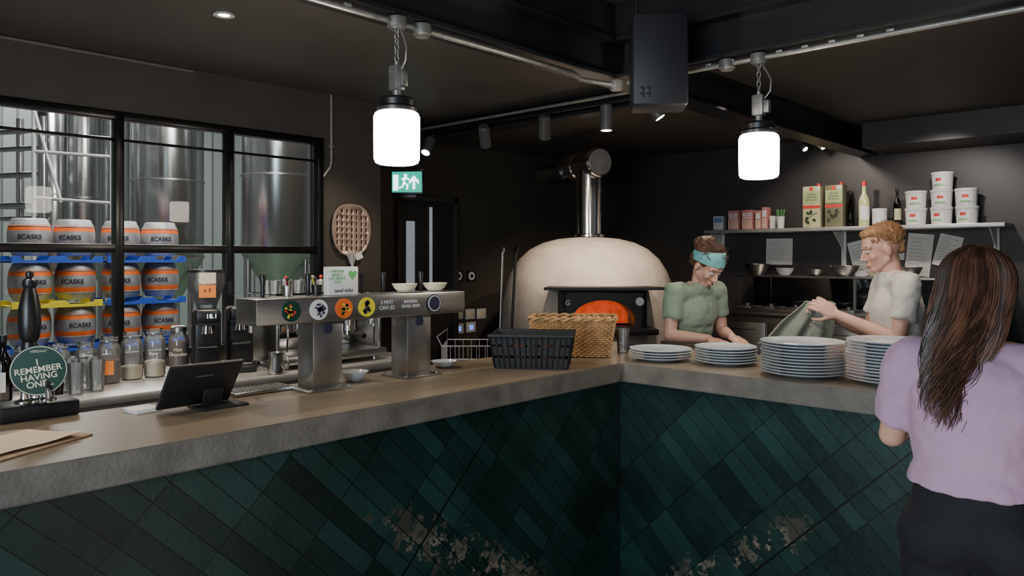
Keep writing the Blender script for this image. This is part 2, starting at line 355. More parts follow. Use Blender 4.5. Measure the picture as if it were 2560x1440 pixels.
# ================================================================= BREWERY ROOM
b=B(); b.span((-11,-5,-.1),(-3.9,7,-.0)); struct(b,'floor_brewery',mat('pale_resin_floor',(.2,.2,.19),.4))
b=B(); b.span((-11,-5,0),(-10.8,7,5.2)); struct(b,'wall_brewery_back',corrmat())
b=B(); b.span((-10.8,-5,0),(XW-t,-4.85,5.2)); struct(b,'wall_brewery_side',mat('grey_cladding',(.15,.16,.16),.6))
b=B(); b.span((-10.8,6.85,0),(XA-t-.02,7,5.2)); struct(b,'wall_brewery_far',mat('grey_cladding',(.15,.16,.16),.6))
b=B(); b.span((-11,-5,5.2),(-3.87,7,5.3)); struct(b,'ceiling_brewery',mat('pale_ceiling',(.2,.21,.21),.7))
def tank(c,r,z0,z1,cone,label):
    R=root('fermentation_tank',(c[0],c[1],0),0,label,'tank','brewery tanks')
    b=B(); b.lathe([(0,z1+.12),(r*.6,z1+.09),(r,z1),(r,z0),(r*.99,z0-.01)],seg=48); part(b,'body',M_tank,R)
    b=B(); b.lathe([(r,z0),(r*.12,z0-cone),(r*.12,z0-cone-.08),(0,z0-cone-.08)],seg=48); part(b,'cone_base',M_tankg,R)
    for zz in (z0+.02,z0+.95,z1-.4):
        b=B(); b.lathe([(r+.001,zz-.012),(r+.012,zz-.01),(r+.012,zz+.01),(r+.001,zz+.012)],seg=48); part(b,'seam_band',M_ssd,R)
    for k in range(3):
        a=k*2.094+.4; p=V((math.cos(a)*r*.85,math.sin(a)*r*.85,0)); b=B(); b.cone(p,p+V((0,0,z0+.05)),.035,seg=12); b.cone(p,p+V((0,0,.02)),.07,seg=12); part(b,'leg',M_tank,R)
p=P(420,645,D=9.5); tank(p,.42,1.6,4.4,.7,'tall brushed steel fermentation tank with conical base')
p=P(698,645,D=9.5); tank(p,.46,1.66,4.4,.6,'tall brushed steel fermentation tank beside the panelled wall')
p=P(130,645,D=9.0); tank(p,.16,1.4,4.2,.3,'slim steel brewing vessel behind stacked casks')
p=P(205,645,D=9.6); tank(p,.22,1.4,4.3,.3,'slim steel brewing vessel behind stacked casks')
p=P(285,645,D=10.4); tank(p,.2,1.4,4.3,.3,'slim steel brewing vessel behind stacked casks')
b=B()
pl=P(85,500,D=8.2); pr=P(280,500,D=8.2)
for q_ in (pl,pr): b.cone((q_.x,q_.y,0),(q_.x,q_.y,3.3),.022,seg=10)
for zz in (2.25,2.75,2.95,3.25): b.cone((pl.x,pl.y,zz),(pr.x,pr.y,zz-.06),.018,seg=10)
b.cone((pl.x,pl.y,3.2),(pl.x+(pr.x-pl.x)*.35,pl.y+(pr.y-pl.y)*.35,2.2),.018,seg=10)
thing(b,'access_platform_frame',mat('pale_galvanised_frame',(.5,.5,.49),.45,.4),'galvanised tube access frame beside the vessels','frame')
b=B()
for zz,k in ((2.05,.03),(2.2,.04),(2.55,.035),(2.85,.03),(3.05,.03)):
    a=P(-60,500,D=8.9);c=P(110,500,D=8.6); b.cone((a.x,a.y,zz),(c.x,c.y,zz),k,seg=12)
c=P(108,500,D=8.6); b.cone((c.x,c.y,0),(c.x,c.y,3.2),.05,seg=14); c=P(50,500,D=8.75); b.cone((c.x,c.y,0),(c.x,c.y,3.2),.04,seg=14)
thing(b,'process_pipework',M_tank,'polished steel brewery process pipework','pipes')
# casks
b=B(); prof=[(0,.0),(.13,.0),(.14,.012),(.145,.03),(.155,.045),(.161,.062),(.166,.08),(.172,.115),(.174,.15),(.174,.19),(.172,.225),(.166,.26),(.161,.278),(.155,.295),(.145,.31),(.14,.33),(.13,.338),(.125,.315),(0,.31)]
mis=[0,0,0,0,0,1,1,0,0,0,1,1,0,0,0,0,0,0]
b.lathe(prof,seg=36,mis=mis)
b.lathe([(.160,.059),(.167,.062),(.168,.068),(.162,.071)],seg=36,mi=0); b.lathe([(.165,.262),(.169,.265),(.168,.271),(.161,.274)],seg=36,mi=0)
XC=-5.8; cy=[-.95,-.58,-.17,.21]; lv=[1.62,1.215,.81,.405,0]
cr=root('beer_cask',(XC,cy[0],lv[0]),0,'steel beer cask with orange painted bands','cask','stacked beer casks')
part(b,'body',[M_cask,M_orange],cr)
nrm=V((1,-.25,0)).normalized()
text('ECASKS',.056,M_ink,face(nrm*.1765+V((0,0,.168)),nrm),cr,wrap=.176,bold=.001)
for li,z in enumerate(lv):
    for ci,y in enumerate(cy):
        if li==0 and ci==0: continue
        clone(cr,(XC+random.uniform(-.02,.02),y,z),random.uniform(-.35,.35))
clone(cr,(XC-.4,-.02,lv[0]),.1)
for z in lv[1:]: clone(cr,(XC-.4,-.02,z),.3)
def cradle(y,z,m_,lab,w=.74):
    b=B(); 
    b.span((-.17,-w/2,.0),(.17,w/2,.012),.004)
    for s_ in (-.17,.17):
        n=24; pts=[]
        for i in range(n+1):
            t_=i/n; pts.append((t_-.5)*w)
        up=[.05 if (math.cos((i/n)*4*math.pi)>.1) else .012 for i in range(n+1)]
        T=Matrix(((0,0,1,s_-.012),(1,0,0,0),(0,1,0,0),(0,0,0,1)))
        b.prism([(pts[i],up[i]) for i in range(n+1)]+[(pts[-1],-.012),(pts[0],-.012)],T,.024)
    thing(b,'cask_cradle',m_,lab,'cask cradle',(XC,y,z-.052),0,'cask cradles')
for i,z in enumerate(lv[:-1]):
    cradle(-.765,z,[M_blue,M_yel,M_blue,M_blue][i],'blue plastic cradle between casks' if i!=1 else 'yellow plastic cradle between casks')
    cradle(.02,z,M_blue,'blue plastic cradle between casks')

# ================================================================= BEAMS, CONDUIT, LAMPS
def ibeam(name,a,c,w,z0,z1,label):
    b=B(); a=V(a);c=V(c); al=(c-a).normalized(); sd=V((-al.y,al.x,0))
    def sl(o0,o1,za,zb):
        vs=[a+sd*o0+V((0,0,za)),a+sd*o1+V((0,0,za)),a+sd*o1+V((0,0,zb)),a+sd*o0+V((0,0,zb))]
        vs+= [v+(c-a) for v in vs]
        b.add(vs,[[0,1,2,3],[4,5,6,7],[0,1,5,4],[1,2,6,5],[2,3,7,6],[3,0,4,7]])
    sl(-w/2,w/2,z0,z0+.016); sl(-w/2,w/2,z1-.016,z1); sl(-.006,.006,z0+.016,z1-.016)
    return thing(b,name,M_beam,label,'beam')
ZB=2.555
ibeam('steel_beam',(-.35,-4.9,0),(-.35,4.54,0),.17,ZB,2.765,'black painted steel beam running above the bar counter')
ibeam('steel_beam',(-.26,.4,0),(4.9,.4,0),.17,ZB,2.765,'black painted steel beam running above the kitchen counter')
ibeam('steel_beam',(XA+.01,1.35,0),(-.44,1.35,0),.12,2.62,2.765,'black painted steel cross beam over the kitchen')
b=B(); b.span((-.36,-4.9,2.77),(-.31,.44,2.965)); b.span((-.36,.38,2.77),(4.9,.42,2.965)); struct(b,'trim_2',M_beam)
def conduit(pts,label,boxes):
    R=root('steel_conduit',pts[0],0,label,'conduit'); o=V(pts[0])
    b=B(); b.tube([V(p)-o for p in pts],.0125,10); part(b,'pipe',M_galv,R)
    for q_ in boxes:
        b=B(); q_=V(q_)-o; b.lathe([(0,.02),(.036,.02),(.038,.015),(.038,-.02),(.03,-.024),(.03,-.03),(0,-.03)],c=q_,seg=20); part(b,'junction_box',M_galv,R)
    for k in range(1,12):
        t_=k/12; q_=V(pts[0]).lerp(V(pts[1]),t_)-o
        b=B(); b.box(q_+V((0,0,.012)),(.03,.03,.012),.003); part(b,'saddle_clip',M_galv,R)
XL=-.30; L1=P(992,645,X=XL); LY=L1.y
YR=.37; L2=P(1897,645,Y=YR); RXX=L2.x
conduit([(XL,-4.5,2.53),(XL,LY+.05,2.53),(XL,LY+.2,2.53),(XL,.0,2.53),(XL-.03,.1,2.52),(XL-.0,.25,2.52),(-.27,.33,2.52)],'galvanised conduit clipped under the long beam',[(XL,LY,2.53),(XL,LY+.13,2.53),(-.27,.33,2.52)])
conduit([(-.22,YR,2.53),(1.2,YR,2.53),(4.5,YR,2.53)],'galvanised conduit clipped under the kitchen beam',[(RXX,YR,2.53),(RXX-.16,YR,2.53)])
b=B(); b.tube([(XA+.03,1.22,2.7),(-.42,1.22,2.7)],.011,8); thing(b,'steel_conduit',M_galv,'thin galvanised conduit along the cross beam','conduit')
b=B(); b.tube([(XW+.010,-4.8,ZC-.012),(XW+.010,-.9,ZC-.012)],.010,8); thing(b,'steel_conduit',mat('painted_conduit',(.13,.115,.10),.5),'painted conduit along the top of the wall','conduit')
b=B(); q1=P(828,238,X=XW+.012); q2=P(812,420,X=XW+.012); XX=XW+.012; b.tube([(XX,q1.y,ZC-.001),(XX,q1.y,2.3),(XX,q1.y-.01,2.25),(XX,q2.y-.03,2.16),(XX,q2.y-.04,2.1),(XX,q2.y-.04,1.0)],.011,8)
for zz in (2.4,2.0,1.6): b.box((XW+.012,q2.y-.04 if zz<2.2 else q1.y,zz),(.022,.04,.02),.003)
thing(b,'steel_conduit',M_galv,'galvanised conduit bent down the dark wall','conduit')
def pendant(x,y,label):
    R=root('pendant_lamp',(x,y,1.97),0,label,'lamp','industrial jar pendant lamps')
    b=B(); b.lathe([(0,0),(.07,0),(.084,.006),(.09,.02),(.091,.1),(.091,.185),(.085,.2),(.07,.208),(0,.208)],seg=32); g=part(b,'lamp_glass',M_lamp,R)
    b=B(); b.lathe([(.0,.205),(.078,.205),(.08,.22),(.072,.228),(.074,.25),(.06,.262),(.03,.266),(0,.266)],seg=32)
    part(b,'lamp_cap',M_blk,R)
    b=B(); b.box((0,0,.34),(.055,.045,.10),.008); b.cone((0,0,.26),(0,0,.30),.016,seg=12); b.box((.04,0,.33),(.028,.03,.06),.006); b.cone((.0,0,.385),(0,0,.405),.01,seg=10)
    part(b,'connector_box',M_galv,R)
    b=B(); z=.405
    k=0
    while z<.525:
        pts=[]
        for i in range(12):
            a=2*math.pi*i/12; w_=math.cos(a)*.009; h_=math.sin(a)*.015
            pts.append((w_ if k%2 else 0,0 if k%2 else w_,z+.013+h_))
        b.tube(pts,.0028,6,closed=True); z+=.022; k+=1
    part(b,'chain',M_galv,R)
    b=B(); b.tube([(0.03,0,.37),(.055,0,.40),(.06,0,.45),(.03,.01,.50),(.012,.01,.53)],.004,6); part(b,'cable',M_galv,R)
    return R
pendant(XL,LY,'lit opal glass jar pendant hanging by chain above the bar')
pendant(RXX,YR,'lit opal glass jar pendant hanging by chain above plates')
q_=P(560,35,Z=ZC)
R=root('ceiling_downlight',(q_.x,q_.y,ZC),0,'small lit downlight in the dark ceiling','light')
b=B(); b.lathe([(.03,-.001),(.045,-.001),(.05,-.008),(.03,-.008)],seg=24); part(b,'bezel',M_white,R)
b=B(); b.lathe([(0,-.004),(.03,-.004)],seg=24); part(b,'lens',M_spot,R)
R=root('spotlight_track',(-2.3,1.25,2.655),0,'black ceiling track along the cross beam','track')
b=B(); b.span((-1.3,-.0,0),(1.85,.04,.03),.003); b.span((-1.3,.03,.0),(1.85,.06,.02)); part(b,'rail',M_blk,R)
def spot(pos,d,label,lit=True,k=1.25):
    d=V(d).normalized(); R=root('track_spotlight',pos,0,label,'spotlight','track spotlights')
    b=B(); b.cone((0,0,0),(0,0,-.05),.008,seg=8); b.box((0,0,-.005),(.05,.03,.02),.003); part(b,'bracket',M_blk,R)
    c=V((0,0,-.08)); b=B(); b.cone(c-d*.06*k,c+d*.075*k,.036*k,.036*k,24); b.cone(c-d*.068*k,c-d*.06*k,.03*k,.036*k,24); part(b,'spotlight_head',M_spotb,R)
    b=B(); b.cone(c+d*.0755*k,c+d*.077*k,.028*k,.028*k,20); part(b,'lens',M_spot if lit else M_white,R)
for u,d,lit in ((1072,(.2,-.6,-.9),1),(1212,(-.35,.5,-.75),0),(1362,(-.35,.4,-.8),0),(1516,(0,0,-1),1)):
    q_=P(u,300,Y=1.27); spot((q_.x,1.27,2.652),d,'grey cylindrical track spotlight aimed at the oven' if not lit else 'grey cylindrical track spotlight, switched on',lit)
q_=P(1632,645,Y=1.7); spot((q_.x,1.7,2.768),(.4,.25,-.7),'grey cylindrical ceiling spotlight, switched on',1)
for u in (2003,2048):
    q_=P(u,645,Y=4.25); spot((q_.x,4.25,2.768 if q_.x<-.2 else 2.56),(.6,-.2,-.6),'dark cylindrical ceiling spotlight above the shelf',1,.9)
# speaker
R=root('wall_speaker',(.12,.12,2.305),math.radians(38),'dark slate loudspeaker hung from the beam junction','speaker')
b=B(); b.box((0,0,.218),(.26,.2,.435),.018,seg=3); part(b,'cabinet',M_blkm,R)
b=B(); b.box((0,-.103,.218),(.245,.012,.42),.006); part(b,'grille',M_slate,R)
b=B()
for i in (0,1):
    for j in (0,1): b.box((-.085+i*.028,-.111,.05+j*.028),(.022,.004,.022),.002)
part(b,'emblem',mat('speaker_emblem',(.03,.03,.036),.4),R)
b=B(); b.box((-.0,.115,.3),(.04,.05,.2),.004); b.cone((0,.12,.36),(-.1,.12,.42),.012,seg=8); b.cone((-.1,.0,.43),(-.1,.0,.66),.008,seg=8); part(b,'bracket',M_blk,R)
# exit sign
e=P(1017,455,D=6.25)
R=root('exit_sign',(e.x,e.y,e.z-.1),math.radians(38),'illuminated green emergency exit sign with figure and arrow','sign')
b=B(); b.box((0,.02,.1),(.27,.03,.2),.004); b.box((0,.02,-.012),(.16,.03,.03),.004); b.cone((-.08,.02,.2),(-.08,.02,ZC-e.z+.1),.005,seg=8); b.cone((.08,.02,.2),(.08,.02,ZC-e.z+.1),.005,seg=8); part(b,'housing',M_blk,R)
b=B(); b.box((0,.002,.1),(.25,.006,.17),.001); part(b,'sign_face',M_sign,R)
b=B(); T=face((0,-.002,.1),(0,-1,0))
b.prism([(-.115,-.07),(-.07,-.07),(-.07,.06),(-.115,.06)],T,.002)
b.prism([(.05,-.06),(.07,-.06),(.07,.01),(.1,-.02),(.1,.01),(.06,.055),(.02,.01),(.02,-.02),(.05,.01)],T,.002)
b.cone(T@V((-.01,.055,0)),T@V((-.01,.055,.002)),.014,seg=16)
for s_,e_ in (((-.012,.04),(-.025,-.005)),((-.012,.035),(.02,.02)),((-.012,.035),(-.045,.02)),((-.025,-.005),(.008,-.025)),((.008,-.025),(.0,-.062)),((-.025,-.005),(-.035,-.04)),((-.035,-.04),(-.062,-.045))):
    a=V((s_[0],s_[1],0));c=V((e_[0],e_[1],0));dd=(c-a).normalized();nn=V((-dd.y,dd.x,0))*.0075
    b.prism([tuple((a+nn)[:2]),tuple((a-nn)[:2]),tuple((c-nn)[:2]),tuple((c+nn)[:2])],T,.002)
part(b,'pictogram',M_signw,R)

# ================================================================= COUNTERS
ZT=1.10; TH=.088; DL=.62; DR=.75; YS=-4.6
b=B()
poly=[(0,YS),(0,0),(3.4,0),(3.4,DR),(-DL,DR),(-DL,YS)]
T=Matrix.Translation(V((0,0,ZT-TH))); b.prism(poly,T,TH)
bm=bmesh.new()
me=b.mesh('x',M_conc); bm.from_mesh(me); bmesh.ops.bevel(bm,geom=bm.edges[:],offset=.005,segments=2,affect='EDGES')
b2=B(); b2.bmadd(bm)
o=thing(b2,'bar_countertop',[M_conc,M_concs],'L-shaped polished concrete bar countertop','countertop')
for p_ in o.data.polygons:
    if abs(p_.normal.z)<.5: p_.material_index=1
b=B()
poly=[(-.04,YS+.02),(-.04,.04),(3.38,.04),(3.38,DR-.06),(-DL+.04,DR-.06),(-DL+.04,YS+.02)]
b.prism(poly,Matrix.Translation(V((0,0,0))),ZT-TH-.001); 
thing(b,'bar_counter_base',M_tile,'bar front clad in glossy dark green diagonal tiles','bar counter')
# back bar unit
R=root('back_bar_unit',(-2.16,-2.1,0),0,'stainless steel back bar unit under the window','counter')
b=B(); b.span((-.4,-2.5,.06),(.36,2.35,.91),.004); part(b,'cabinet_body',M_ssd,R)
b=B(); b.span((-.42,-2.52,.91),(.42,2.37,.95),.004); part(b,'worktop',mat('satin_worktop_steel',(.52,.51,.49),.4,.8),R)
for i in range(7):
    b=B(); y0=-2.45+i*.68; b.span((.36,y0,.1),(.378,y0+.66,.88),.003); d_=part(b,'door',M_ssd,R)
    b=B(); b.span((.378,y0+.08,.82),(.395,y0+.5,.835),.003); h_=part(b,'handle',M_ss,d_)

# ---- back bar objects
ZK=.951
def jar(u,v,X,h,r,fill,fm,label,lid=False,txt=None,card=None):
    q_=P(u,v,X=X); R=root('glass_jar',(q_.x,q_.y,ZK),math.radians(62),label,'jar')
    b=B(); b.lathe([(0,.002),(r*.9,.002),(r,.012),(r,h*.72),(r*.93,h*.8),(r*.72,h*.87),(r*.72,h*.95),(r*.78,h*.96),(r*.78,h)],seg=28); part(b,'jar_body',M_jar,R)
    if fill: b=B(); b.lathe([(0,.006),(r*.93,.006),(r*.93,h*fill*.9),(r*.5,h*fill),(0,h*fill*1.02)],seg=24); part(b,'contents',fm,R)
    b=B(); b.lathe([(r*.8,h*.93),(r*.8,h+.004),(r*.6,h+.012),(0,h+.014)] if lid else [(r*.74,h*.9),(r*.79,h*.905),(r*.79,h*.925),(r*.74,h*.93)],seg=24); part(b,'lid' if lid else 'clip_ring',M_ss,R)
    if txt: text(txt,r*.48,M_creamp if lid else M_white,face((0,-r-.001,h*.5),(0,-1,0)),R,wrap=r,bold=.0004)
    if card: b=B(); arcpatch(b,r+.002,-math.pi*.68,-math.pi*.32,h*.2,h*.5); part(b,'label_card',card,R)
jar(272,900,-2.15,.24,.055,.5,M_brown,'clip-top glass jar with an orange card label',card=M_card)
jar(330,900,-2.2,.25,.055,.3,M_creamp,'clip-top glass jar of pale sugar sachets')
jar(387,900,-2.2,.26,.055,.35,M_creamp,'glass jar with handwritten lettering and sachets',txt='Raw')
jar(447,900,-2.17,.26,.055,.72,M_brown,'glass jar of hot chocolate powder',lid=True,txt='Hot\nChocolate')
jar(215,880,-2.25,.21,.05,0,None,'empty glass storage jar'); jar(145,880,-2.25,.21,.055,0,None,'empty glass storage jar')
jar(60,880,-2.25,.21,.055,.4,M_brown,'glass jar with brown contents')
def tumbler(loc,m_,label,grp,h=.12,r=.036):
    b=B(); b.lathe([(0,.002),(r*.82,.002),(r,h),(r*.95,h),(r*.78,.012),(0,.012)],seg=20); return thing(b,'drinking_glass',m_,label,'glass',loc,0,grp)
q_=P(165,935,X=-2.0); tg=tumbler((q_.x,q_.y,ZK),M_jar,'clear straight drinking glass on the back bar','glasses on the back bar',h=.15)
for u,X in ((190,-1.90),(214,-2.0),(243,-1.93),(112,-2.02),(182,-2.09),(232,-2.09)):
    q_=P(u,935,X=X); clone(tg,(q_.x,q_.y,ZK))
q_=P(140,935,X=-1.92); tg=tumbler((q_.x,q_.y,ZK),M_smoke,'dark smoked drinking glass on the back bar','glasses on the back bar',h=.14)
q_=P(88,935,X=-1.9); clone(tg,(q_.x,q_.y,ZK))
q_=P(432,940,X=-1.95); b=B(); b.lathe([(0,.002),(.03,.002),(.034,.03),(.028,.06),(.03,.075),(.026,.075),(.0,.01)],seg=20); thing(b,'sugar_pot',M_creamp,'small cream pot beside the hot chocolate','pot',(q_.x,q_.y,ZK))
def grinder(u,X,hop,label,k=1):
    q_=P(u,645,X=X); R=root('coffee_grinder',(q_.x,q_.y,ZK),math.radians(68),label,'coffee grinder')
    b=B(); b.box((0,0,.02),(.17,.24,.04),.012); b.box((0,.03,.2),(.15,.15,.34),.03,seg=3); b.box((0,-.06,.33),(.13,.11,.09),.02,seg=3); part(b,'body',M_blk,R)
    b=B(); b.tube([(-.045,-.05,.17),(-.045,-.12,.17),(.045,-.12,.17),(.045,-.05,.17)],.006,8); part(b,'dosing_fork',M_chrome,R)
    b=B(); b.cone((0,-.07,.285),(0,-.07,.24),.022,.03); part(b,'spout',M_chrome,R)
    b=B(); b.box((0,-.02,.045),(.13,.12,.012),.004); part(b,'catch_tray',M_ss,R)
    if hop:
        b=B(); b.lathe([(.05,.37),(.055,.39),(.095,.50),(.095,.575),(.085,.575),(.05,.40)],c=(0,.0,0),seg=28); part(b,'hopper',M_jar,R)
        b=B(); b.lathe([(0,.39),(.05,.395),(.075,.46),(0,.475)],seg=24); part(b,'coffee_beans',M_beans,R)
        b=B(); b.lathe([(.098,.572),(.098,.585),(0,.59)],seg=28); part(b,'hopper_lid',M_blk,R)
        b=B(); b.box((.0,-.097,.47),(.085,.003,.07)); part(b,'label_card',M_card,R)
        b=B(); b.box((.0,-.098,.54),(.085,.003,.06)); part(b,'receipt',M_kraft,R)
        text('x 5',.03,M_ink,face((0,-.099,.475),(0,-1,0)),R)
        text('18.1',.034,M_disp,face((.02,-.117,.335),(0,-1,0)),R)
    return R
grinder(516,-2.0,True,'black coffee grinder with bean hopper and orange card')
R=grinder(598,-2.08,False,'slim black coffee grinder beside the espresso machine')
# espresso machine
q_=P(790,645,X=-2.1); R=root('espresso_machine',(q_.x,q_.y,ZK),math.radians(90),'chrome two group espresso machine on the back bar','coffee machine')
b=B(); b.box((0,.06,.33),(.72,.36,.16),.03,seg=3); b.box((0,.16,.17),(.66,.14,.2),.02); part(b,'body',M_chrome,R)
b=B(); b.box((0,-.02,.05),(.74,.46,.05),.012); 
for x in (-.32,.32):
    for y in (-.18,.16): b.cone((x,y,0),(x,y,.03),.025,.02,12)
part(b,'drip_tray',M_ss,R)
for x in (-.365,.365):
    b=B(); b.box((x,.03,.22),(.025,.42,.36),.03,seg=3); part(b,'side_panel',M_ss,R)
for x in (-.16,.16):
    b=B(); b.cone((x,-.12,.26),(x,-.12,.19),.042,.046); b.box((x,-.08,.28),(.09,.12,.06),.015); g=part(b,'group_head',M_chrome,R)
    b=B(); b.cone((x,-.12,.19),(x,-.12,.165),.04,.034); b.cone((x,-.15,.175),(x,-.29,.165),.012,.016,12,mi=1); b.cone((x,-.12,.165),(x,-.12,.14),.01,.008,10); part(b,'portafilter',[M_chrome,M_blk],R)
for x in (-.31,.31):
    b=B(); b.tube([(x,-.12,.3),(x,-.17,.29),(x,-.19,.2),(x,-.18,.1)],.006,8); part(b,'steam_wand',M_chrome,R)
b=B(); b.tube([(-.34,-.1,.43),(.34,-.1,.43),(.34,.22,.43),(-.34,.22,.43)],.006,8,closed=True)
for x in (-.34,0,.34): b.cone((x,-.1,.41),(x,-.1,.43),.005,seg=8)
part(b,'cup_rail',M_chrome,R)
ztop=ZK+.41
g0=None
for i in range(16):
    a=-.28+(i%8)*.08; d_=.0+(i//8)*.09+.02
    lx=q_.x-d_; ly=q_.y+a
    if g0 is None: g0=tumbler((lx,ly,ztop+.001),M_jar,'clear tumbler stacked on the coffee machine','glasses on the coffee machine',.1,.034)
    else: clone(g0,(lx,ly,ztop+.001))
q_=P(690,900,X=-1.80); R=root('milk_jug',(q_.x,q_.y,ZK),.5,'steel milk jug under the coffee machine','jug')
b=B(); b.lathe([(0,.002),(.045,.002),(.048,.03),(.04,.09),(.044,.12),(.04,.12),(.035,.09),(.042,.03),(0,.01)],seg=24); part(b,'body',M_ss,R)
b=B(); b.tube([(.042,0,.1),(.075,0,.09),(.078,0,.05),(.046,0,.03)],.005,8); part(b,'handle',M_ss,R)
def wirebasket(loc,rz,w,d,h,label):
    b=B()
    for z in (0.004,h): b.tube([(-w/2,-d/2,z),(w/2,-d/2,z),(w/2,d/2,z),(-w/2,d/2,z)],.004,6,closed=True)
    for i in range(9):
        x=-w/2+w*i/8
        for y in (-d/2,d/2): b.cone((x,y,0.004),(x,y,h),.0025,seg=6)
        b.cone((x,-d/2,.004),(x,d/2,.004),.0025,seg=6)
    for i in range(1,6):
        y=-d/2+d*i/6
        for x in (-w/2,w/2): b.cone((x,y,.004),(x,y,h),.0025,seg=6)
    b.tube([(-w/2,-d/2,h),(-w/2-.03,-d/2,h+.06),(-w/2+.02,0,h+.09),(-w/2,d/2,h)],.004,6)
    return thing(b,'wire_rack',M_galv,label,'wire rack',loc,rz)
q_=P(1195,880,D=5.0); 
b=B(); b.span((-.28,-.25,0),(.28,.25,.9),.01); thing(b,'undercounter_dishwasher',M_ssd,'stainless glass washer behind the bar','dishwasher',(q_.x,q_.y,0),math.radians(43))
wirebasket((q_.x,q_.y,.903),math.radians(43),.44,.4,.14,'wire glass rack on the glass washer')

# ================================================================= BAR COUNTER OBJECTS
XF=-.45; ya=P(635,645,X=-.39).y; yb_=P(1157,645,X=-.39).y; zf0,zf1=1.36,1.455
R=root('beer_tap_font',(XF,(ya+yb_)/2,ZT),0,'brushed steel T-bar beer font with round tap badges','beer taps')
L_=(yb_-ya)
b=B(); b.box((0,0,(zf0+zf1)/2-ZT),(.15,L_,zf1-zf0),.006); part(b,'tap_bar',M_ss,R)
yc_=(ya+yb_)/2
for u in (800,1028):
    y=P(u,645,X=XF).y-yc_
    b=B(); b.box((0,y,.131),(.11,.13,.258),.005); b.box((0,y,.004),(.17,.2,.008),.003)
    for sx_ in (-.07,.07):
        for sy in (-.085,.085): b.cone((sx_,y+sy,.008),(sx_,y+sy,.014),.006,seg=8)
    part(b,'font_leg',M_ss,R)
    b=B(); b.cone((.055,y,.235),(.058,y,.235),.02,seg=20); part(b,'maker_disc',M_ink,R)
badges=[(728,795,[M_dgreen,M_red,M_yel]),(797,790,[M_white,M_ink,M_ink]),(860,780,[M_orange,M_dgreen,M_yel]),(917,772,[M_yel,M_ink,M_ink]),(1085,765,[M_ink,M_white,M_white])]
for u,v,ms in badges:
    q_=P(u,v,X=XF+.077); y=q_.y-yc_; z=(zf0+zf1)/2-ZT
    b=B(); r=.038
    b.cone((.0755,y,z),(.08,y,z),r,r,32,mi=0); 
    rr=random.Random(u)
    if u==1085: b.cone((.08,y,z),(.081,y,z),r*.9,seg=32,mi=1); b.cone((.081,y,z),(.0815,y,z),r*.78,seg=32,mi=0)
    else:
        for k in range(12):
            a=rr.uniform(0,6.28); d_=rr.uniform(0,r*.65); b.box((.0808,y+math.cos(a)*d_,z+math.sin(a)*d_),(.0016,rr.uniform(.008,.02),rr.uniform(.005,.012)),rot=(rr.uniform(-1,1),0,0),mi=1+k%2)
    part(b,'tap_badge',ms,R,{728:'round badge in green, red and yellow',797:'round black and white badge',860:'round orange and green badge',917:'round yellow badge with black figure',1085:'round navy and white badge'}[u])
M_chalk=mat('chalk',(.6,.6,.6),.8)
text('3 PINT\nCAN £5',.022,M_chalk,face((.0765,P(968,770,X=XF+.077).y-yc_,.31),(1,0,0)),R)
text('IMPERIAL\nSMALL BEER',.018,M_chalk,face((.0765,P(1028,765,X=XF+.077).y-yc_,.31),(1,0,0)),R)
for u in (657,770,905,958,1052):
    y=P(u,645,X=XF-.04).y-yc_; b=B(); b.lathe([(.006,zf1-ZT-.002),(.009,zf1-ZT+.01),(.008,zf1-ZT+.04),(.012,zf1-ZT+.075),(.01,zf1-ZT+.085),(0,zf1-ZT+.087)],c=(-.04,y,0),seg=12); part(b,'tap_handle',M_blk,R)
    b=B(); b.tube([(-.07,y,.31),(-.12,y,.305),(-.13,y,.27),(-.13,y,.22)],.009,8); part(b,'tap_spout',M_chrome,R)
q_=P(845,738,X=-.45); R=root('small_sign_box',(-.43,q_.y,zf1+.001),0,'white box sign with green heart standing on the beer font','sign')
b=B(); b.box((0,0,.055),(.04,.135,.11),.003); part(b,'box',M_white,R)
text('THIS BAR\nGIVES A\nLOT ABOUT\nYOU',.014,M_green,face((.0205,-.03,.072),(1,0,0)),R)
text('send nobs',.021,M_ink,face((.0205,0,.018),(1,0,0)),R)
b=B(); T=face((.0202,.04,.08),(1,0,0)); hp=[]
for i in range(24):
    t_=2*math.pi*i/24; hp.append((.0012*16*math.sin(t_)**3,.0012*(13*math.cos(t_)-5*math.cos(2*t_)-2*math.cos(3*t_)-math.cos(4*t_))))
b.prism(hp,T,.0012); part(b,'heart',M_green,R)
def bowl(name,r,h,m_,label,loc,grp=None):
    b=B(); b.lathe([(0,.001),(r*.5,.001),(r*.8,h*.45),(r,h),(r*.96,h),(r*.75,h*.5),(r*.45,.008),(0,.008)],seg=32); return thing(b,name,m_,label,'bowl',loc,0,grp)
for u in (1012,1087):
    q_=P(u,730,X=-.45); bowl('small_bowl',.055,.035,M_creamp,'cream snack bowl standing on the beer font',(-.45,q_.y,zf1+.001))
for (u,k) in ((716,0),(788,1)):
    q_=P(u,738,X=-.5); R=root('utensil_pot',(-.49,q_.y,zf1+.001),0,'small pot of colourful stirrers on the beer font','pot')
    b=B(); b.lathe([(0,.001),(.018,.001),(.021,.04),(.018,.04),(.0,.006)],seg=18); part(b,'pot',M_blk if k else M_ss,R)
    rr=random.Random(k)
    for i,m_ in enumerate((M_red,M_yel,M_blue,M_white,M_creamp,M_blk)):
        a=rr.uniform(0,6.28); tp=V((math.cos(a)*.016,math.sin(a)*.016,.055+rr.uniform(0,.02))); b=B(); b.cone((math.cos(a)*.006,math.sin(a)*.006,.01),tp,.0025,seg=6); b.sph(tp,.007,seg=10); part(b,'stirrer',m_,R)
R=root('drip_tray',(-.55,P(665,965,X=-.55).y-.03,ZT),0,'steel slotted drip tray on the bar','drip tray')
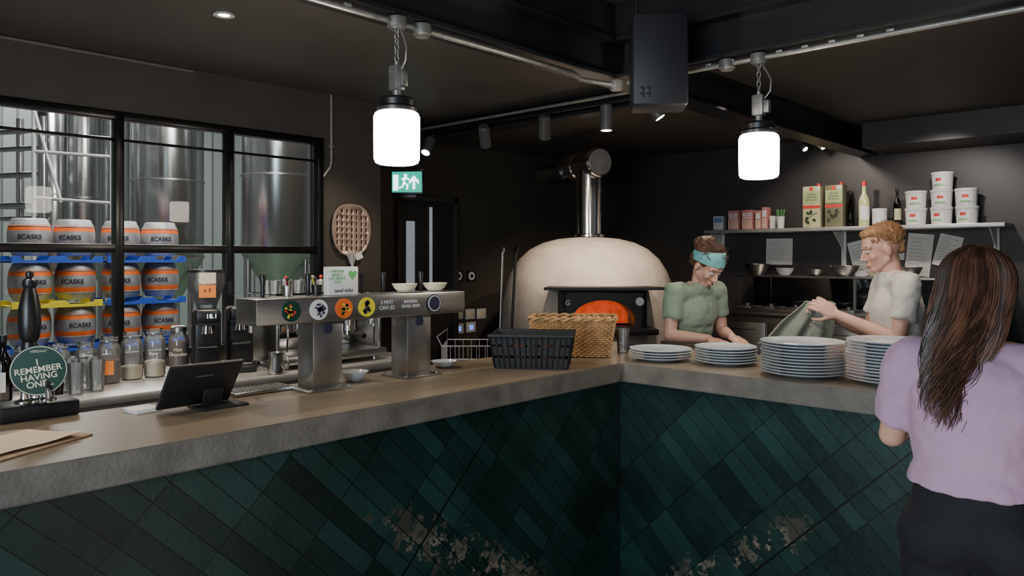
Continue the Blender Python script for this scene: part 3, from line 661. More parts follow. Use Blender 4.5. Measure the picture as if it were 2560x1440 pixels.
b=B(); b.box((0,0,.007),(.11,.24,.014),.004); part(b,'tray',M_ss,R)
b=B()
for i in range(14): b.box((0,-.105+i*.016,.0155),(.095,.006,.004),.001)
part(b,'grille',M_ssd,R)
q_=P(885,935,X=-.5); bowl('white_bowl',.06,.04,M_plate,'white bowl standing behind the beer font',(q_.x,q_.y,ZT))
q_=P(1110,915,X=-.52); bowl('white_bowl',.06,.03,M_plate,'white bowl standing behind the beer font',(q_.x,q_.y,ZT))
# tablet leaning over toward the customer side, back outward
R=root('tablet_till',(-.43,-1.87,ZT),math.radians(2),'black tablet till on an angled stand, back outward','tablet')
b=B(); b.box((.035,.07,.004),(.12,.16,.008),.003); b.box((.035,0.05,.035),(.012,.07,.065),.004,rot=(0,.3,0)); part(b,'stand',M_blkm,R)
b=B(); b.box((.05,0,.085),(.014,.25,.182),.006,rot=(0,.62,0)); part(b,'tablet_case',M_blkm,R)
b=B(); b.box((.082,.0,.115),(.002,.06,.006),rot=(0,.62,0)); part(b,'slot',M_spotb,R)
q_=P(357,1028,Z=ZT); b=B(); b.box((0,0,.0015),(.085,.085,.003),.001); ct=thing(b,'beer_mat',M_paper,'square white beer mat on the bar','coaster',(q_.x,q_.y,ZT),.1,'stack of beer mats')
for i in range(1,4): clone(ct,(q_.x+random.uniform(-.004,.004),q_.y+random.uniform(-.004,.004),ZT+i*.0032),.1+random.uniform(-.1,.1))
q_=P(40,1118,Z=ZT); b=B(); b.box((0,0,.003),(.24,.34,.006),.002); thing(b,'clipboard',M_ply,'wooden menu board on the bar','clipboard',(q_.x-.02,q_.y-.02,ZT),.5)
b=B(); n=10
vs=[];fs=[]
for i in range(n+1):
    for j in range(n+1): vs.append((-.105+.21*i/n,-.15+.3*j/n,.002+.012*(i/n)**3*(j/n)+.003*math.sin(j*.7)*(i/n)))
for i in range(n):
    for j in range(n): a=i*(n+1)+j; fs.append([a,a+n+1,a+n+2,a+1])
b.add(vs,fs); thing(b,'menu_sheet',M_kraft,'sheet of kraft paper on the menu board','paper',(q_.x-.02,q_.y-.02,ZT+.0065),.42)
q_=P(95,1045,Z=ZT); R=root('beer_hand_pump',(q_.x-.03,q_.y,ZT),math.radians(0),'black and chrome beer hand pump with round green pump clip','beer pump')
b=B(); b.box((0,0,.025),(.13,.22,.05),.008); part(b,'base',M_blk,R)
b=B()
for y in (-.03,.0,.03): b.lathe([(.028,.05),(.028,.056),(.014,.062),(.012,.09),(.016,.1),(.012,.11),(0,.115)],c=(.01,y,0),seg=18)
b.tube([(.02,.02,.1),(.05,.02,.12),(.06,.02,.09),(.06,.02,.05)],.009,8)
part(b,'pump_fittings',M_chrome,R)
b=B(); b.cone((-.02,0,.05),(-.02,0,.22),.016,.014,16); part(b,'pump_pillar',M_chrome,R)
b=B(); b.lathe([(0,.2),(.02,.2),(.024,.215),(.02,.235),(.028,.25),(.032,.29),(.031,.34),(.022,.385),(.016,.405),(.021,.415),(.019,.43),(.009,.438),(.012,.447),(.009,.457),(0,.46)],c=(-.02,-.01,0),seg=24); part(b,'pump_handle',M_blk,R)
n_=V((.93,-.36,0)).normalized(); c_=V((.04,.0,.15)); b=B(); b.cone(c_,c_+n_*.006,.078,.078,48,mi=0); b.cone(c_+n_*.006,c_+n_*.0068,.076,.076,48,mi=1); b.cone(c_+n_*.0068,c_+n_*.0075,.0735,.0735,48,mi=0); 
part(b,'pump_clip',[M_dgreen,M_creamp],R)
text('I\nREMEMBER\nHAVING\nONE...',.0265,M_creamp,face(c_+n_*.0082+V((0,0,-.008)),n_,.12),R,space=.85,bold=.0005)
text('VERDANT',.010,M_creamp,face(c_+n_*.0082+V((0,0,.06)),n_),R)
def bottle(loc,m_,label,h=.3,r=.037,lab=None,name='glass_bottle',cap_=M_blk):
    R=root(name,loc,math.radians(30),label,'bottle')
    b=B(); b.lathe([(0,.002),(r*.9,.002),(r,.01),(r,h*.55),(r*.8,h*.64),(r*.38,h*.74),(r*.36,h*.93),(r*.42,h*.94),(r*.42,h*.96),(0,h*.96)],seg=24); part(b,'bottle_body',m_,R)
    b=B(); b.lathe([(r*.44,h*.9),(r*.44,h),(0,h)],seg=16); part(b,'cap',cap_,R)
    if lab: b=B(); arcpatch(b,r+.001,-2.6,-.5,h*.15,h*.45); part(b,'label',lab,R)
    return R
q_=P(8,900,X=-1.95); bottle((q_.x,q_.y,ZK),M_smoke,'dark bottle with white label on the back bar',lab=M_paper)
# black crate: slotted, nearly solid sides
q_=P(1333,880,D=3.52); R=root('plastic_crate',(q_.x,q_.y,ZT),math.radians(36),'black slotted plastic crate on the counter corner','crate')
def crate(w,d,h,tp):
    b=B(); b.span((-w/2*tp,-d/2*tp,.002),(w/2*tp,d/2*tp,.008))
    for z0,z1 in ((.0,.05),(.062,.10),(.112,h)):
        for s_ in (-1,1):
            k0=tp+(1-tp)*z0/h;k1=tp+(1-tp)*z1/h
            for (ax,L0,O) in ((0,w,d),(1,d,w)):
                vs=[]
                for z,k in ((z0,k0),(z1,k1)):
                    for e_ in (-1,1):
                        for th in (0,.005):
                            a=e_*L0/2*k; o_=s_*(O/2*k-th); vs.append((a,o_,z) if ax==0 else (o_,a,z))
                b.add(vs,[[0,2,3,1],[4,6,7,5],[0,2,6,4],[1,3,7,5],[0,1,5,4],[2,3,7,6]])
    for i in range(15):
        x=-w/2+w*i/14
        for s_ in (-1,1): b.cone((x*tp,s_*d/2*tp,.005),(x,s_*d/2,h-.01),.005,seg=6)
    for i in range(11):
        y=-d/2+d*i/10
        for s_ in (-1,1): b.cone((s_*w/2*tp,y*tp,.005),(s_*w/2,y,h-.01),.005,seg=6)
    b.tube([(-w/2-.004,-d/2-.004,h),(w/2+.004,-d/2-.004,h),(w/2+.004,d/2+.004,h),(-w/2-.004,d/2+.004,h)],.009,8,closed=True)
    return b
part(crate(.37,.25,.15,.88),'crate_body',mat('crate_plastic',(.006,.006,.0065),.6,var=.1),R)
for i in range(5):
    rr=random.Random(i); b=B(); b.box((0,0,.055),(.052,.12,.10),.01); thing(b,'napkin_pack',[M_blkm,M_brown][i%2],'dark folded pack lying in the crate','napkins',(q_.x+RX.x*(-.12+i*.06),q_.y+RX.y*(-.12+i*.06),ZT+.012),.68,'packs in the crate')
# wicker basket
q_=P(1432,870,D=3.93); R=root('wicker_basket',(q_.x,q_.y,ZT),math.radians(36),'shallow brown wicker basket on the counter corner','basket')
def rrect(w,d,rc,n):
    pts=[];
    per=[(w/2-rc,d/2-rc,0),(-w/2+rc,d/2-rc,90),(-w/2+rc,-d/2+rc,180),(w/2-rc,-d/2+rc,270)]
    for cx,cy_,a0 in per:
        for i in range(6): a=math.radians(a0+90*i/5); pts.append(V((cx+rc*math.cos(a),cy_+rc*math.sin(a),0)))
    pts.append(pts[0]); L=[0]
    for i in range(1,len(pts)): L.append(L[-1]+(pts[i]-pts[i-1]).length)
    out=[]
    for k in range(n):
        t_=L[-1]*k/n; i=max(j for j in range(len(L)) if L[j]<=t_+1e-9); i=min(i,len(pts)-2)
        out.append(pts[i].lerp(pts[i+1],(t_-L[i])/max(1e-9,L[i+1]-L[i])))
    return out
b=B(); W_,D_,H_=.43,.27,.19; ns=40; n=ns*4; rows=17
for r_ in range(rows):
    z=.008+r_*(H_-.02)/(rows-1); k=.86+.14*z/H_; base=rrect(W_*k,D_*k,.04,n); pts=[]
    for i,p_ in enumerate(base):
        o_=p_.normalized()*.005*math.cos(math.pi*(i/2.0)+math.pi*(r_%2)); pts.append(p_+o_+V((0,0,z)))
    b.tube(pts,.0048,5,closed=True)
bs=rrect(W_*.86,D_*.86,.04,ns); tp_=rrect(W_,D_,.04,ns)
for i in range(ns): b.cone(bs[i]+V((0,0,.002)),tp_[i]+V((0,0,H_)),.003,seg=5)
b.span((-W_*.4,-D_*.4,.002),(W_*.4,D_*.4,.008)); part(b,'woven_body',M_wick,R)
b=B(); base=rrect(W_+.005,D_+.005,.04,n)
for ph in (0,math.pi):
    pts=[p_+p_.normalized()*.007*math.cos(i*.5+ph)+V((0,0,H_+.004+.007*math.sin(i*.5+ph))) for i,p_ in enumerate(base)]
    b.tube(pts,.006,6,closed=True)
part(b,'braided_rim',M_wick,R)
q_=P(1557,885,D=4.0); tb=tumbler((q_.x,q_.y,ZT),M_jar,'clear drinking glass beside the wicker basket','glasses beside the basket',.13,.034)
b=B(); b.lathe([(0,.001),(.10,.001),(.115,.014),(.113,.016),(.09,.006),(0,.006)],seg=36); q_=P(1600,862,D=4.25); thing(b,'serving_tray',M_blk,'round black serving tray on the counter','tray',(q_.x,q_.y,ZT))
def platemesh(r):
    b=B(); b.lathe([(0,.003),(r*.5,.003),(r*.52,0),(r*.56,0),(r*.6,.004),(r*.8,.009),(r*.985,.0165),(r,.019),(r*.985,.0205),(r*.8,.0145),(r*.62,.0085),(0,.0075)],seg=56); return b
def stack(u,D,r,n,grp,label):
    q_=P(u,645,D=D); src=None; pitch=.0128
    for i in range(n):
        l=(q_.x+random.uniform(-.003,.003),q_.y+random.uniform(-.003,.003),ZT+.0005+i*pitch)
        if src is None: src=thing(platemesh(r),'dinner_plate',M_plate,label,'plate',l,0,grp)
        else: clone(src,l,random.uniform(0,6))
stack(1652,3.74,.152,4,'shortest stack of plates','white pizza plate in the shortest stack')
stack(1815,3.60,.144,6,'small stack of plates','white pizza plate in a small stack')
stack(2007,3.25,.172,11,'tall stack of plates','white pizza plate in a tall stack')
stack(2222,3.05,.160,13,'tallest stack of plates','white pizza plate in the tallest stack')

# ================================================================= OVEN
ov=root('pizza_oven',(-2.18,2.6,0),math.radians(45),'domed plaster wood-fired pizza oven with black steel mouth','pizza oven')
def evalbool(a,c,mats):
    oa=bpy.data.objects.new('a',a);oc=bpy.data.objects.new('c',c);COL.objects.link(oa);COL.objects.link(oc)
    m_=oa.modifiers.new('b','BOOLEAN');m_.operation='DIFFERENCE';m_.object=oc;m_.solver='EXACT';bpy.context.view_layer.update()
    r=bpy.data.meshes.new_from_object(oa.evaluated_get(bpy.context.evaluated_depsgraph_get()))
    bpy.data.objects.remove(oa);bpy.data.objects.remove(oc)
    return r
def arch(w,z0,hs,n=20):
    pts=[(-w/2,z0),(w/2,z0),(w/2,z0+hs)]
    for i in range(1,n): a=math.pi*i/n; pts.append((w/2*math.cos(a),z0+hs+ (w*.30)*math.sin(a)))
    pts.append((-w/2,z0+hs)); return pts
b=B(); 
prof=[(.79,.75),(.80,.8),(.80,1.0),(.785,1.2),(.755,1.36),(.71,1.48),(.64,1.59),(.54,1.68),(.42,1.74),(.28,1.775),(.12,1.79),(.06,1.792)]
b.lathe(prof,seg=64); nb=len(prof); b.F.append(list(range(64))[::-1]); b.MI.append(0); b.F.append([ (nb-1)*64+i for i in range(64)]); b.MI.append(0)
dome=b.mesh('dome',M_oven,60)
c=B(); T=Matrix(((1,0,0,0),(0,0,1,-1.0),(0,1,0,0),(0,0,0,1))); c.prism(arch(.50,1.05,.06),T,.75); cut=c.mesh('cut',M_oven)
dm=evalbool(dome,cut,M_oven); dm.name='dome'; dm.materials.clear(); dm.materials.append(M_oven)
dm.polygons.foreach_set('use_smooth',[True]*len(dm.polygons)); dm.set_sharp_from_angle(angle=math.radians(40))
o=bpy.data.objects.new('dome',dm); link(o,ov)
b=B(); ar=arch(.50,1.05,.06)
W2=.35; zt_=1.335; zb_=1.0
def ring(y0,y1):
    n=len(ar); vs=[];fs=[]
    cx,cz=0,1.12
    out=[]
    for x,z in ar:
        dx,dz=x-cx,z-cz; s1=W2/abs(dx) if abs(dx)>1e-6 else 1e9; s2=((zt_-cz)/dz if dz>0 else (zb_-cz)/dz) if abs(dz)>1e-6 else 1e9
        s_=min(s1,abs(s2)); out.append((cx+dx*s_,cz+dz*s_))
    for y in (y0,y1):
        for p_ in ar: vs.append((p_[0],y,p_[1]))
        for p_ in out: vs.append((p_[0],y,p_[1]))
    for i in range(n):
        j=(i+1)%n; fs+= [[i,j,n+j,n+i],[2*n+i,2*n+j,3*n+j,3*n+i],[i,j,2*n+j,2*n+i],[n+i,n+j,3*n+j,3*n+i]]
    b.add(vs,fs)
ring(-.90,-.62)
b.span((-.35,-.90,zt_-.02),(.35,-.62,zt_),.004); b.span((-.35,-.9,1.0),(-.30,-.62,zt_),.004); b.span((.30,-.9,1.0),(.35,-.62,zt_),.004)
part(b,'oven_mouth_surround',M_blkm,ov)
b=B(); T=Matrix(((1,0,0,0),(0,1,0,0),(0,0,1,1.345),(0,0,0,1)))
b.prism([(-.49,-1.0),(.49,-1.0),(.40,-.58),(-.40,-.58)],T,.022); part(b,'canopy',M_blkm,ov)
b=B(); b.span((-.42,-1.02,.99),(.42,-.6,1.035),.006); part(b,'oven_shelf',M_blkm,ov)
b=B(); ar2=arch(.49,1.052,.058); n=len(ar2); vs=[];fs=[]
for y in (-.60,-.27):
    for p_ in ar2: vs.append((p_[0],y,p_[1]))
for i in range(n): j=(i+1)%n; fs.append([i,j,n+j,n+i])
fs.append([n+i for i in range(n)]); b.add(vs,fs); part(b,'fire_chamber',M_fire,ov)
b=B(); rr=random.Random(2)
for i in range(16): b.cone((rr.uniform(-.18,.18),-.36+rr.uniform(-.06,.04),1.06),(rr.uniform(-.18,.18),-.36+rr.uniform(-.06,.04),1.06+rr.uniform(.01,.04)),.02,.014,8)
part(b,'embers',mat('glowing_ember',(.3,.05,.02),.8,var=.6,scale=30,emit=(1,.35,.08),es=2.0),ov)
text('G',.055,M_white,face((-.29,-.902,1.24),(0,-1,0)),ov,bold=.001)
b=B(); b.cone((.29,-.90,1.25),(.29,-.915,1.25),.034,seg=28); b.cone((.29,-.915,1.25),(.29,-.917,1.25),.028,seg=28); part(b,'temperature_dial',M_white,ov)
b=B(); b.lathe([(0,0),(.7,0),(.7,.05),(.62,.06),(.62,.70),(.74,.72),(.74,.748),(0,.748)],seg=48); part(b,'oven_stand',M_blkm,ov)
fl=root('oven_flue',(-2.18,2.6,1.793),math.radians(-22),'polished steel flue pipe turning from oven to wall','flue')
b=B(); b.lathe([(.0,0),(.15,.0),(.15,.02),(.12,.03),(.12,.2),(.126,.2),(.126,.22),(.12,.22),(.12,.42),(.126,.42),(.126,.45),(.12,.45),(.12,.7)],seg=40); part(b,'flue_pipe',M_flue,fl)
Rx=Matrix.Rotation(math.pi/2,3,'Y')
b=B(); b.lathe([(0,.2),(.125,.2),(.135,.19),(.135,.15),(.125,.14),(.125,-.12),(.135,-.13),(.135,-.2),(.125,-.21),(.125,-.32),(.132,-.33),(.132,-.37),(.125,-.38),(.08,-.5),(.08,-.9),(.0,-.9)],c=(0,0,.67),seg=40,rot=Rx); part(b,'flue_tee',M_flue,fl)
b=B(); b.cone((.2,0,.67),(.206,0,.67),.115,seg=32); b.cone((.206,0,.67),(.21,0,.67),.01,seg=10); part(b,'end_cap',mat('cap_steel',(.42,.38,.34),.5,.5,scale=10,var=.25),fl)
for (u,uu,D_t,lab) in ((1262,1290,6.15,'long black handled oven brush leaning by the oven'),(1240,1256,6.2,'long steel oven peel handle leaning by the oven')):
    a=P(u,645,D=D_t); c=P(uu,645,D=D_t+.1); b=B(); b.cone((a.x,a.y,.0),(c.x,c.y,1.66),.011,seg=10); b.box((c.x,c.y,1.67),(.03,.03,.05),.008); b.box((a.x,a.y,.04),(.06,.03,.08),.006)
    thing(b,'oven_tool',M_blk if u==1262 else M_ssd,lab,'oven tool')
# hanging peel
q_=P(879,575,X=XW+.03); R=root('pizza_peel',(XW+.03,q_.y,q_.z),0,'perforated steel pizza peel hanging on the dark wall','pizza peel')
b=B(); T=face((0,0,0),(1,0,0))
ol=[]
for i in range(40):
    a=2*math.pi*i/40; x=math.cos(a);y=math.sin(a); x=math.copysign(abs(x)**.75,x)*.17*(1-.12*max(0,-y)); y=math.copysign(abs(y)**.8,y)*.19; ol.append((x,y))
b.prism(ol,T,.004); hd=b.mesh('h',M_ss)
c=B()
for i in range(-3,4):
    for j in range(-3,4):
        x=i*.042+(.0); y=j*.045
        if (x/.15)**2+(y/.175)**2<1: c.box(T@V((x,y,.002)),(.03,.011,.028))
ph=evalbool(hd,c.mesh('c',M_ss),M_ss); ph.materials.clear(); ph.materials.append(mat('warm_peel_metal',(.50,.36,.28),.42,.5)); ph.name='peel_head'
o=bpy.data.objects.new('peel_head',ph); link(o,R)
b=B(); b.cone(T@V((0,-.18,.002)),T@V((.02,-.62,.002)),.011,seg=12); b.prism([(-.05,-.17),(.05,-.17),(.015,-.25),(-.015,-.25)],T,.008); part(b,'handle',mat('pale_handle_steel',(.5,.48,.45),.45,.4),R)
b=B(); b.box(T@V((.06,-.19,.008)),(.003,.06,.05),rot=(.4,0,0)); part(b,'tag',M_paper,R)

# ================================================================= WALL SOCKETS
def socket(u,v,k,label,m1=M_white):
    q_=P(u,v,X=XA+.012); R=root('wall_socket',(XA,q_.y,q_.z),0,label,'socket')
    b=B(); b.box((.008,0,0),(.014,.135,.11),.006); part(b,'plate',M_blk if k==1 else M_white,R)
    b=B()
    if k==1: b.cone((.015,0,0),(.022,0,0),.045,seg=24); b.cone((.022,0,0),(.024,0,0),.02,seg=20,mi=1); part(b,'dial',[M_white,M_blk],R)
    elif k==2: b.box((.016,0,0),(.004,.08,.06),.002); part(b,'switch',M_creamp,R)
    else: b.box((.016,0,0),(.004,.06,.05),.002); part(b,'lit_switch',M_led,R)
for u,v,k in ((1146,690,1),(1178,690,1),(1146,785,2),(1176,785,2),(1204,784,2),(1147,822,3),(1178,818,3)):
    socket(u,v,k,{1:'black wall plate with white round dial',2:'white square wall socket plate',3:'white switch plate with blue light'}[k])
q_=P(1137,700,X=XA+.01); b=B(); b.tube([(XA+.012,q_.y,.1),(XA+.012,q_.y,1.45)],.008,8); thing(b,'blue_pipe',M_blue,'thin blue pipe beside the door frame','pipe')

# ================================================================= KITCHEN WALL
xs0=P(1760,578,Y=YB-.35).x; xs1=P(2512,553,Y=YB-.35).x; ZS=1.89
R=root('wall_shelf',((xs0+xs1)/2,YB,ZS),0,'stainless steel wall shelf above the prep counter','shelf'); w=(xs1-xs0)
b=B(); b.span((-w/2,-.35,-.035),(w/2,-.005,0),.004); part(b,'shelf_board',mat('pale_shelf_steel',(.5,.49,.47),.4,.6),R)
for u in (1803,2107,2490):
    x=P(u,620,Y=YB-.05).x-(xs0+xs1)/2
    b=B(); b.span((x-.022,-.03,-.36),(x+.022,-.003,-.035),.003); T=Matrix(((0,0,1,x-.004),(1,0,0,0),(0,1,0,0),(0,0,0,1))); b.prism([(-.03,-.04),(-.30,-.04),(-.03,-.22)],T,.008); br_=part(b,'bracket',M_white,R)
ysf=YB-.18
def sx(u): return P(u,645,Y=ysf).x
def carton(u,w_,h,m1,label,txt=None,rz=0,m2=M_white,y=ysf):
    R=root('packet',(P(u,645,Y=y).x,y,ZS+.001),rz,label,'packet','packets on the wall shelf')
    b=B(); b.box((0,0,h/2),(w_,.1,h),.003); part(b,'box',m1,R)
    b=B(); b.box((0,-.051,h*.7),(w_*.8,.002,h*.3)); part(b,'label_panel',m2,R)
    b=B()
    for i in range(7): b.box((-w_*.42+i*w_*.14,-.0515,h*.28),(w_*.05,.002,h*.45))
    part(b,'stripes',M_creamp,R)
    if txt: text(txt,h*.13,M_red,face((0,-.053,h*.7),(0,-1,0)),R)
carton(1800,.11,.15,mat('blue_white_pack',(.45,.5,.58),.5),'blue and white packet on the shelf',rz=.1,m2=mat('pack_blue_print',(.15,.25,.45),.5))
for u in (1838,1873): carton(u,.115,.2,M_pink,'pink striped carton on the shelf','SALE\nMARINO')
carton(1900,.06,.19,M_pink,'narrow pink striped carton on the shelf')
carton(1916,.055,.22,M_pink,'tall pink striped carton on the shelf')
carton(1934,.04,.13,M_paper,'small white packet on the shelf')
x=sx(1957); R=root('pen_tub',(x,ysf-.05,ZS+.001),0,'white tub of green stirrers on the shelf','tub'); b=B(); b.lathe([(0,.001),(.033,.001),(.04,.12),(.036,.12),(0,.01)],seg=24); part(b,'tub',M_white,R)
b=B(); 
for i in range(7): a=i*.9; b.cone((math.cos(a)*.015,math.sin(a)*.015,.02),(math.cos(a)*.04,math.sin(a)*.03,.19),.003,seg=6)
part(b,'stirrers',M_green,R)
def tin(u,label,dark):
    R=root('olive_oil_tin',(sx(u),ysf,ZS+.001),0,label,'tin','olive oil tins'); h=.40;w_=.17
    b=B(); b.box((0,0,h/2),(w_,.12,h),.01); part(b,'tin_body',M_oil if not dark else mat('oil_tin_dark',(.16,.16,.09),.35),R)
    b=B(); b.cone((.05,0,h),(.05,0,h+.025),.018,seg=16); part(b,'cap',M_red,R)
    b=B(); b.box((0,-.0605,h*.50),(w_*.97,.002,.028)); b.box((0,-.0605,h*.93),(.035,.002,.035)); part(b,'red_banner',M_red,R)
    b=B(); b.box((0,-.0605,h*.73),(w_*.9,.0015,.12)); part(b,'green_panel',mat('pale_green_print',(.34,.42,.18),.5),R)
    b=B(); rr=random.Random(u)
    for i in range(7): a=rr.uniform(-.05,.05); z=h*.25+rr.uniform(-.05,.06); b.sph((a,-.061,z),(.014,.002,.02),rot=(0,rr.uniform(-1,1),0),seg=10)
    b.tube([(-.06,-.061,h*.12),(-.01,-.061,h*.27),(.06,-.061,h*.36)],.003,5)
    part(b,'olive_print',M_olive,R)
    text('EXTRA\nVERGINE\nDI OLIVA',.026,M_ink,face((0,-.062,h*.73),(0,-1,0)),R)
tin(2034,'cream olive oil tin with red banner and olive print',0); tin(2090,'dark olive oil tin with red banner and olive print',1)
bottle((sx(2126),ysf,ZS+.001),M_smoke,'dark sauce bottle on the shelf',h=.34,r=.028)
bottle((sx(2160),ysf,ZS+.001),mat('pale_lemon_liquid',(.55,.58,.30),.2),'pale yellow bottle with red cap on the shelf',h=.42,r=.047,lab=M_paper,cap_=M_red)
bottle((sx(2243),ysf,ZS+.001),M_smoke,'dark green bottle on the shelf',h=.34,r=.032,lab=M_oil)
b=B(); b.lathe([(0,.001),(.062,.001),(.062,.14),(.064,.145),(.064,.16),(0,.162)],seg=28); thing(b,'white_canister',M_white,'plain white canister on the shelf','canister',(sx(2199),ysf,ZS+.001))
tubR=root('food_tub',(sx(2290),ysf,ZS+.001),0,'white lidded plastic tub with red and green label','tub','white lidded tubs')
b=B(); b.lathe([(0,.001),(.078,.001),(.086,.13),(.088,.135)],seg=32); part(b,'tub_body',M_white,tubR)
b=B(); b.lathe([(.089,.128),(.090,.13),(.090,.148),(.086,.15),(.082,.144),(0,.144)],seg=32); part(b,'lid',M_white,tubR)
b=B(); arcpatch(b,.0865,-2.2,-.95,.03,.1); part(b,'label_band',mat('label_pale',(.65,.68,.66),.5),tubR)
b=B(); arcpatch(b,.0875,-1.9,-1.35,.07,.095); part(b,'red_label',M_red,tubR)
b=B(); arcpatch(b,.0875,-2.1,-1.2,.035,.045); part(b,'green_label',M_green,tubR)
for u,lvl in ((2354,0),(2418,0),(2290,1),(2354,1),(2416,1),(2356,2)): clone(tubR,(sx(u),ysf,ZS+.001+lvl*.151),random.uniform(-.2,.2))
def wallpaper_sheet(u0,v0,u1,v1,roll,label,m_=M_paper,y=YB-.0005):
    a=P(u0,v0,Y=y);c=P(u1,v1,Y=y); cx=(a+c)/2; w_=abs(c.x-a.x);h=abs(a.z-c.z)
    b=B(); T=face((0,0,0),(0,-1,0),roll); n=8;vs=[];fs=[]
    for i in range(n+1):
        for j in range(2): vs.append(T@V((-w_/2+w_*i/n,(-h/2,h/2)[j],.0005+.02*(1-j)*(.5+.5*math.sin(i*.8)))))
    for i in range(n): fs.append([2*i,2*i+2,2*i+3,2*i+1])
    b.add(vs,fs)
    R=root('paper_sheet',cx,0,label,'paper','order papers on the wall'); part(b,'sheet',m_,R)
    b=B()
    for k in range(9):
        z=h*.38-k*h*.085; ww=w_*random.uniform(.4,.75); T2=T@Matrix.Translation(V((-.0,z,.022))); b.prism([(-w_*.38,-.002),(-w_*.38+ww,-.002),(-w_*.38+ww,.002),(-w_*.38,.002)],T2,.0005)
    part(b,'printed_lines',M_grey,R)
wallpaper_sheet(1916,597,1982,662,0,'white printed order sheet pinned under the shelf')
wallpaper_sheet(2128,600,2190,690,.25,'white order sheet hanging under the shelf')
wallpaper_sheet(2266,585,2330,690,-.1,'white order sheet hanging under the shelf')
wallpaper_sheet(2340,588,2400,668,-.25,'white order sheet hanging under the shelf')
wallpaper_sheet(2226,600,2262,650,0,'white order sheet hanging under the shelf')
xb0=P(1795,760,Y=3.7).x; xb1=.8; R=root('prep_counter',((xb0+xb1)/2,4.1,0),0,'stainless refrigerated prep counter with gantry shelf','prep counter'); w=xb1-xb0
b=B(); b.span((-w/2,-.35,.1),(w/2,.40,1.06),.005); part(b,'cabinet_body',M_ssd,R)
b=B(); b.span((-w/2-.01,-.4,1.06),(w/2+.01,.41,1.10),.005); part(b,'worktop',M_ss,R)
for i in range(5):
    x=-w/2+.02+i*(w-.04)/5; b=B(); b.span((x+.01,-.368,.16),(x+(w-.04)/5-.01,-.35,1.0),.004); d_=part(b,'door',M_ss,R); b=B(); b.span((x+.06,-.385,.93),(x+.35,-.368,.945),.003); part(b,'handle',M_ssd,d_)
zg=1.43
b=B(); b.span((-w/2,-.02,zg-.02),(w/2,.38,zg),.003); 
for x in (-w/2+.02,0,w/2-.02): b.span((x-.012,.0,1.10),(x+.012,.02,zg-.02))
part(b,'gantry_shelf',M_ss,R)
b=B(); b.span((-w/2,.36,1.12),(w/2,.375,zg-.02)); part(b,'splashback',mat('black_gloss_panel',(.01,.012,.015),.05,coat=1),R)
b=B(); b.span((-w/2+.1,-.3,1.10),(w/2-.1,.0,1.125),.004); part(b,'pan_rail',M_ss,R)
for i in range(9):
    x=-w/2+.18+i*(w-.36)/8; b=B(); b.span((x-.09,-.28,1.125),(x+.09,-.02,1.14),.004); b.cone((x,-.15,1.14),(x,-.15,1.165),.02,.026,14); part(b,'pan_lid',M_ssd,R)
yg=4.1+.12
def mixbowl(u,r,h,m_,lab):
    q_=P(u,690,Y=yg); bowl('mixing_bowl',r,h,m_,lab,(q_.x,yg,zg+.001),'bowls on the gantry shelf')
for u,r,h,m_,lab in ((1893,.125,.11,M_ss,'steel mixing bowl on the gantry shelf'),(1962,.085,.07,M_white,'white bowl on the gantry shelf'),(2040,.09,.06,M_ss,'small steel bowl on the gantry shelf'),(2112,.13,.1,M_ss,'steel mixing bowl on the gantry shelf'),(2275,.1,.09,M_ss,'steel mixing bowl on the gantry shelf'),(2192,.09,.05,M_creamp,'cream bowl on the gantry shelf')): mixbowl(u,r,h,m_,lab)
bpy.context.view_layer.update()
q_=P(2545,742,Y=.915); R=root('lilac_poster',(1.53,.9185,q_.z),0,'lilac paper notice with yellow corner on the column','poster')
b=B(); b.box((0,0,0),(.14,.003,.27)); part(b,'sheet',M_lpaper,R); b=B(); b.box((.02,-.002,.11),(.06,.002,.03)); part(b,'yellow_corner',M_yel,R)
b=B()
for k in range(3): b.box((.0,-.002,.05-k*.03),(.09,.001,.005))
part(b,'printed_lines',M_grey,R)

# ================================================================= PEOPLE
def hand(b,w,d,n,side,curl,k=1):
    d=V(d).normalized(); n=(V(n)-d*V(n).dot(d)).normalized(); t=d.cross(n)*side; w=V(w)
    Rm=Matrix((t,d,n)).transposed()
    b.sph(w+d*.048*k,(.041*k,.052*k,.016*k),rot=Rm,seg=16); b.sph(w+d*.03*k+t*.022*k,(.02*k,.032*k,.017*k),rot=Rm,seg=12)
    for i,(off,ln) in enumerate(((.033,.070),(.0115,.078),(-.0105,.073),(-.032,.058))):
        p=w+d*.082*k+t*off*k; ang=curl*.35; spread=t*(off*.9)
        for sgi,(f_,r1,r2) in enumerate(((.45,.0088,.0082),(.32,.0082,.0076),(.23,.0076,.0062))):
            dd=(d*math.cos(ang)+n*math.sin(ang)+spread).normalized(); q_=p+dd*ln*f_*k*1.1; b.cap(p,r1*k,q_,r2*k,10); p=q_; ang+=curl*(.75+.05*i)
    p=w+d*.02*k+t*.03*k; ang=0
    for (l,r1,r2) in ((.04,.013,.0105),(.032,.0105,.0095),(.024,.0095,.0075)):
        dd=(d*(.65+.15*ang)+t*(.7-.35*ang)+n*(.25+.45*ang*curl)).normalized(); q_=p+dd*l*k; b.cap(p,r1*k,q_,r2*k,10); p=q_; ang+=1
